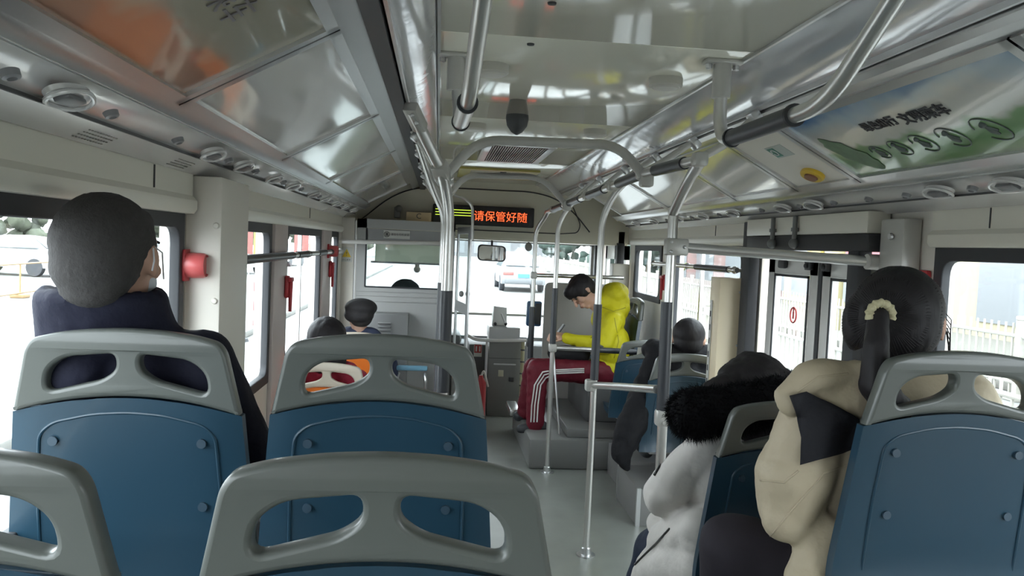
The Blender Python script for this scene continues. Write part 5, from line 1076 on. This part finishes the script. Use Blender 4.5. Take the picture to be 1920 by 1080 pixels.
DEN = fabric('dark_denim', (.02, .028, .05)); blob('trousers', [(Vector((.93, 2.26, .74)), .09, A(1228, 1030, 2.52), .070), (A(1228, 1030, 2.52), .068, Vector((.68, 2.62, .10)), .055), (Vector((1.02, 2.26, .74)), .09, A(1330, 1030, 2.6), .070), (A(1330, 1030, 2.6), .068, Vector((.86, 2.72, .10)), .055)], DEN, t, .012, 4, .004, 12)
for x_ in (.67, .86): blob('shoe', [(Vector((x_, 2.66 if x_ < .8 else 2.74, .045)), .04, Vector((x_, 2.80 if x_ < .8 else 2.88, .035)), .032)], RUBBER, t, .01, 3)
# -- ponytail woman
A = lambda px, py, Y=1.66: at(px, py, Y)
c = A(1682, 600, 1.68); t = person((c.x, 1.66, .40), 'woman with a long black ponytail, cream scrunchie and beige puffer coat'); L, M, q, e = head(c, (.48, .86, -.12), (0, 0, 1), .112)
blob('body', L+[(c+Vector((0, 0, -.1)), .06, c+Vector((0, .02, -.3)), .11), (c+Vector((0, .02, -.3)), .12, c+Vector((-.02, .05, -.5)), .12)]+hand(c+Vector((-.02, .34, -.44)), (-.3, .9, 0), (0, 0, -1), 1)+hand(c+Vector((.08, .34, -.44)), (-.3, .9, 0), (0, 0, -1), -1), SKIN, t, .008, 3); face(t, q, M, .112)
blob('hair', [(q(0, -.12, .20), (.094, .106, .097), e), (q(0, -.36, -.14), (.088, .078, .080), e), (q(0, -.42, -.48), (.062, .05, .055), e), (q(0, .34, .60), (.078, .06, .04), e), (q(-.74, -.05, -.10), (.030, .055, .065), e)], HAIRB, t, .007, 3, .0018, 40, (1, 1, .3))
hobj = [o for o in kids(t) if o.name.startswith('hair')][0]; pt = A(1648, 592, 1.545)
blob('ponytail', [(pt, .021, A(1643, 650, 1.52), .027), (A(1643, 650, 1.52), .027, A(1640, 720, 1.52), .030), (A(1640, 720, 1.52), .032, A(1676, 770, 1.535), .038), (A(1676, 770, 1.535), .036, A(1690, 900, 1.545), .014)], HAIRB, t, .006, 3, .0025, 40, (1, 1, .1))
b = B(); pts = [pt+Vector((.024*math.cos(a), -.006, .024*math.sin(a)+.002)) for a in [R(-20)+k*R(220)/22 for k in range(23)]]
b.tube(pts, [.0085+.0018*math.sin(k*2.4) for k in range(23)], 10)
b.fin('scrunchie', mat('cream_scrunchie', (.52, .47, .30), .7, bump=.5, bscale=80), t)
b = B(); rnd = random.Random(8)
for k in range(9):
    p0 = q(.55+.05*k, .15, .55-.09*k); b.tube([p0, q(.98, .42+.02*k, .1-.1*k), q(.96+.03*rnd.random(), .35+.03*k, -.55-.06*k), q(.92, .30+.03*k, -1.0)], .0011, 5)
b.fin('loose_strand', HAIRB, t)
W = wm(hobj); bv = BVHTree.FromPolygons([W @ v.co for v in hobj.data.vertices], [p.vertices[:] for p in hobj.data.polygons]); hc = q(0, -.1, .1); dp = (pt-hc).normalized()
b = B(); MT = M
for k in range(90):
    a_ = k/90*2*math.pi; st = (MT @ Vector((math.cos(a_), .55+.25*math.sin(a_), math.sin(a_)*.95))).normalized(); L_ = []
    for j in range(11):
        d = st.lerp(dp, j/10*.97).normalized(); d = (d+Vector((0, 0, .02*math.sin(k*7+j*.6)))).normalized(); h = bv.ray_cast(hc+d*.4, -d)
        if h[0]: L_.append(h[0]-d*.0003)
    if len(L_) > 3: b.tube(L_, [.0018]*len(L_), 5)
b.fin('combed_strands', HAIRB, t, 180)
BEI = fabric('beige_puffer_cloth', (.42, .355, .255), .55, .9, 5)
coat = blob('puffer_coat', [(A(1600, 700, 1.60), .034, A(1510, 712, 1.58), .036), (A(1510, 712, 1.58), .036, A(1478, 745, 1.58), .034), (A(1580, 745, 1.62), .07, A(1520, 780, 1.62), .07), (A(1520, 800, 1.62), .075, A(1490, 890, 1.62), .082), (A(1490, 890, 1.62), .082, A(1480, 960, 1.62), .066), (A(1590, 850, 1.66), (.11, .10, .17)), (A(1600, 980, 1.68), (.12, .11, .14)), (A(1690, 760, 1.66), (.17, .085, .085)), (A(1690, 900, 1.70), (.17, .11, .20)), (A(1690, 1050, 1.72), (.17, .13, .14)), (A(1800, 760, 1.68), .085, A(1850, 860, 1.72), .075), (A(1850, 860, 1.72), .075, c+Vector((.10, .30, -.43)), .05),
     (A(1490, 960, 1.62), .06, c+Vector((-.04, .28, -.43)), .045), (A(1540, 1000, 1.60), .05, A(1520, 1085, 1.58), .055)], BEI, t, .008, 2, .009, 8)
for sm in ([(1606, 866), (1545, 888), (1484, 958), (1440, 1010)], [(1590, 700), (1535, 706), (1490, 738)], [(1425, 900), (1470, 905), (1500, 880)]): drape(coat, sm, 10, .0022, BEI, 'seam', t, .0)
vs = [wm(coat) @ v.co for v in coat.data.vertices]; bv = BVHTree.FromPolygons(vs, [p.vertices[:] for p in coat.data.polygons])
bm = bmesh.new(); poly = [(1480, 742), (1512, 734), (1600, 778), (1618, 790), (1612, 838), (1560, 855), (1500, 872), (1502, 820), (1494, 780)]
f_ = bm.faces.new([bm.verts.new((x, y, 0)) for x, y in poly]); bmesh.ops.triangulate(bm, faces=[f_]); bmesh.ops.subdivide_edges(bm, edges=bm.edges, cuts=5, use_grid_fill=True)
for v in bm.verts:
    d = (at(v.co.x, v.co.y, 1.6)-EYE).normalized(); h = bv.ray_cast(EYE, d); v.co = (h[0]-d*.012) if h[0] else at(v.co.x, v.co.y, 1.58)
me = bpy.data.meshes.new('hood_lining'); bm.to_mesh(me); bm.free(); o = mesh_obj('hood_lining', me, fabric('black_lining', (.014, .014, .018)), t, 180)
md = o.modifiers.new('thick', 'SOLIDIFY'); md.thickness = .004
DT = fabric('dark_plum_trousers', (.028, .024, .032), .8, .3, 6)
blob('trousers', [(A(1660, 1130, 1.70), .10, A(1560, 1090, 1.72), .10), (A(1560, 1090, 1.72), .095, A(1376, 1030, 1.78), .086), (A(1376, 1030, 1.78), .082, A(1362, 1180, 1.82), .070), (A(1362, 1180, 1.82), .066, Vector((.70, 1.84, .35)), .05), (A(1660, 1130, 1.72), .09, Vector((1.0, 2.05, .86)), .08)], DT, t, .012, 4, .004, 8)
blob('shoe', [(Vector((.72, 1.84, .245)), .04, Vector((.69, 1.96, .238)), .032)], RUBBER, t, .01, 3)
# ------------------------------------------------------------ end
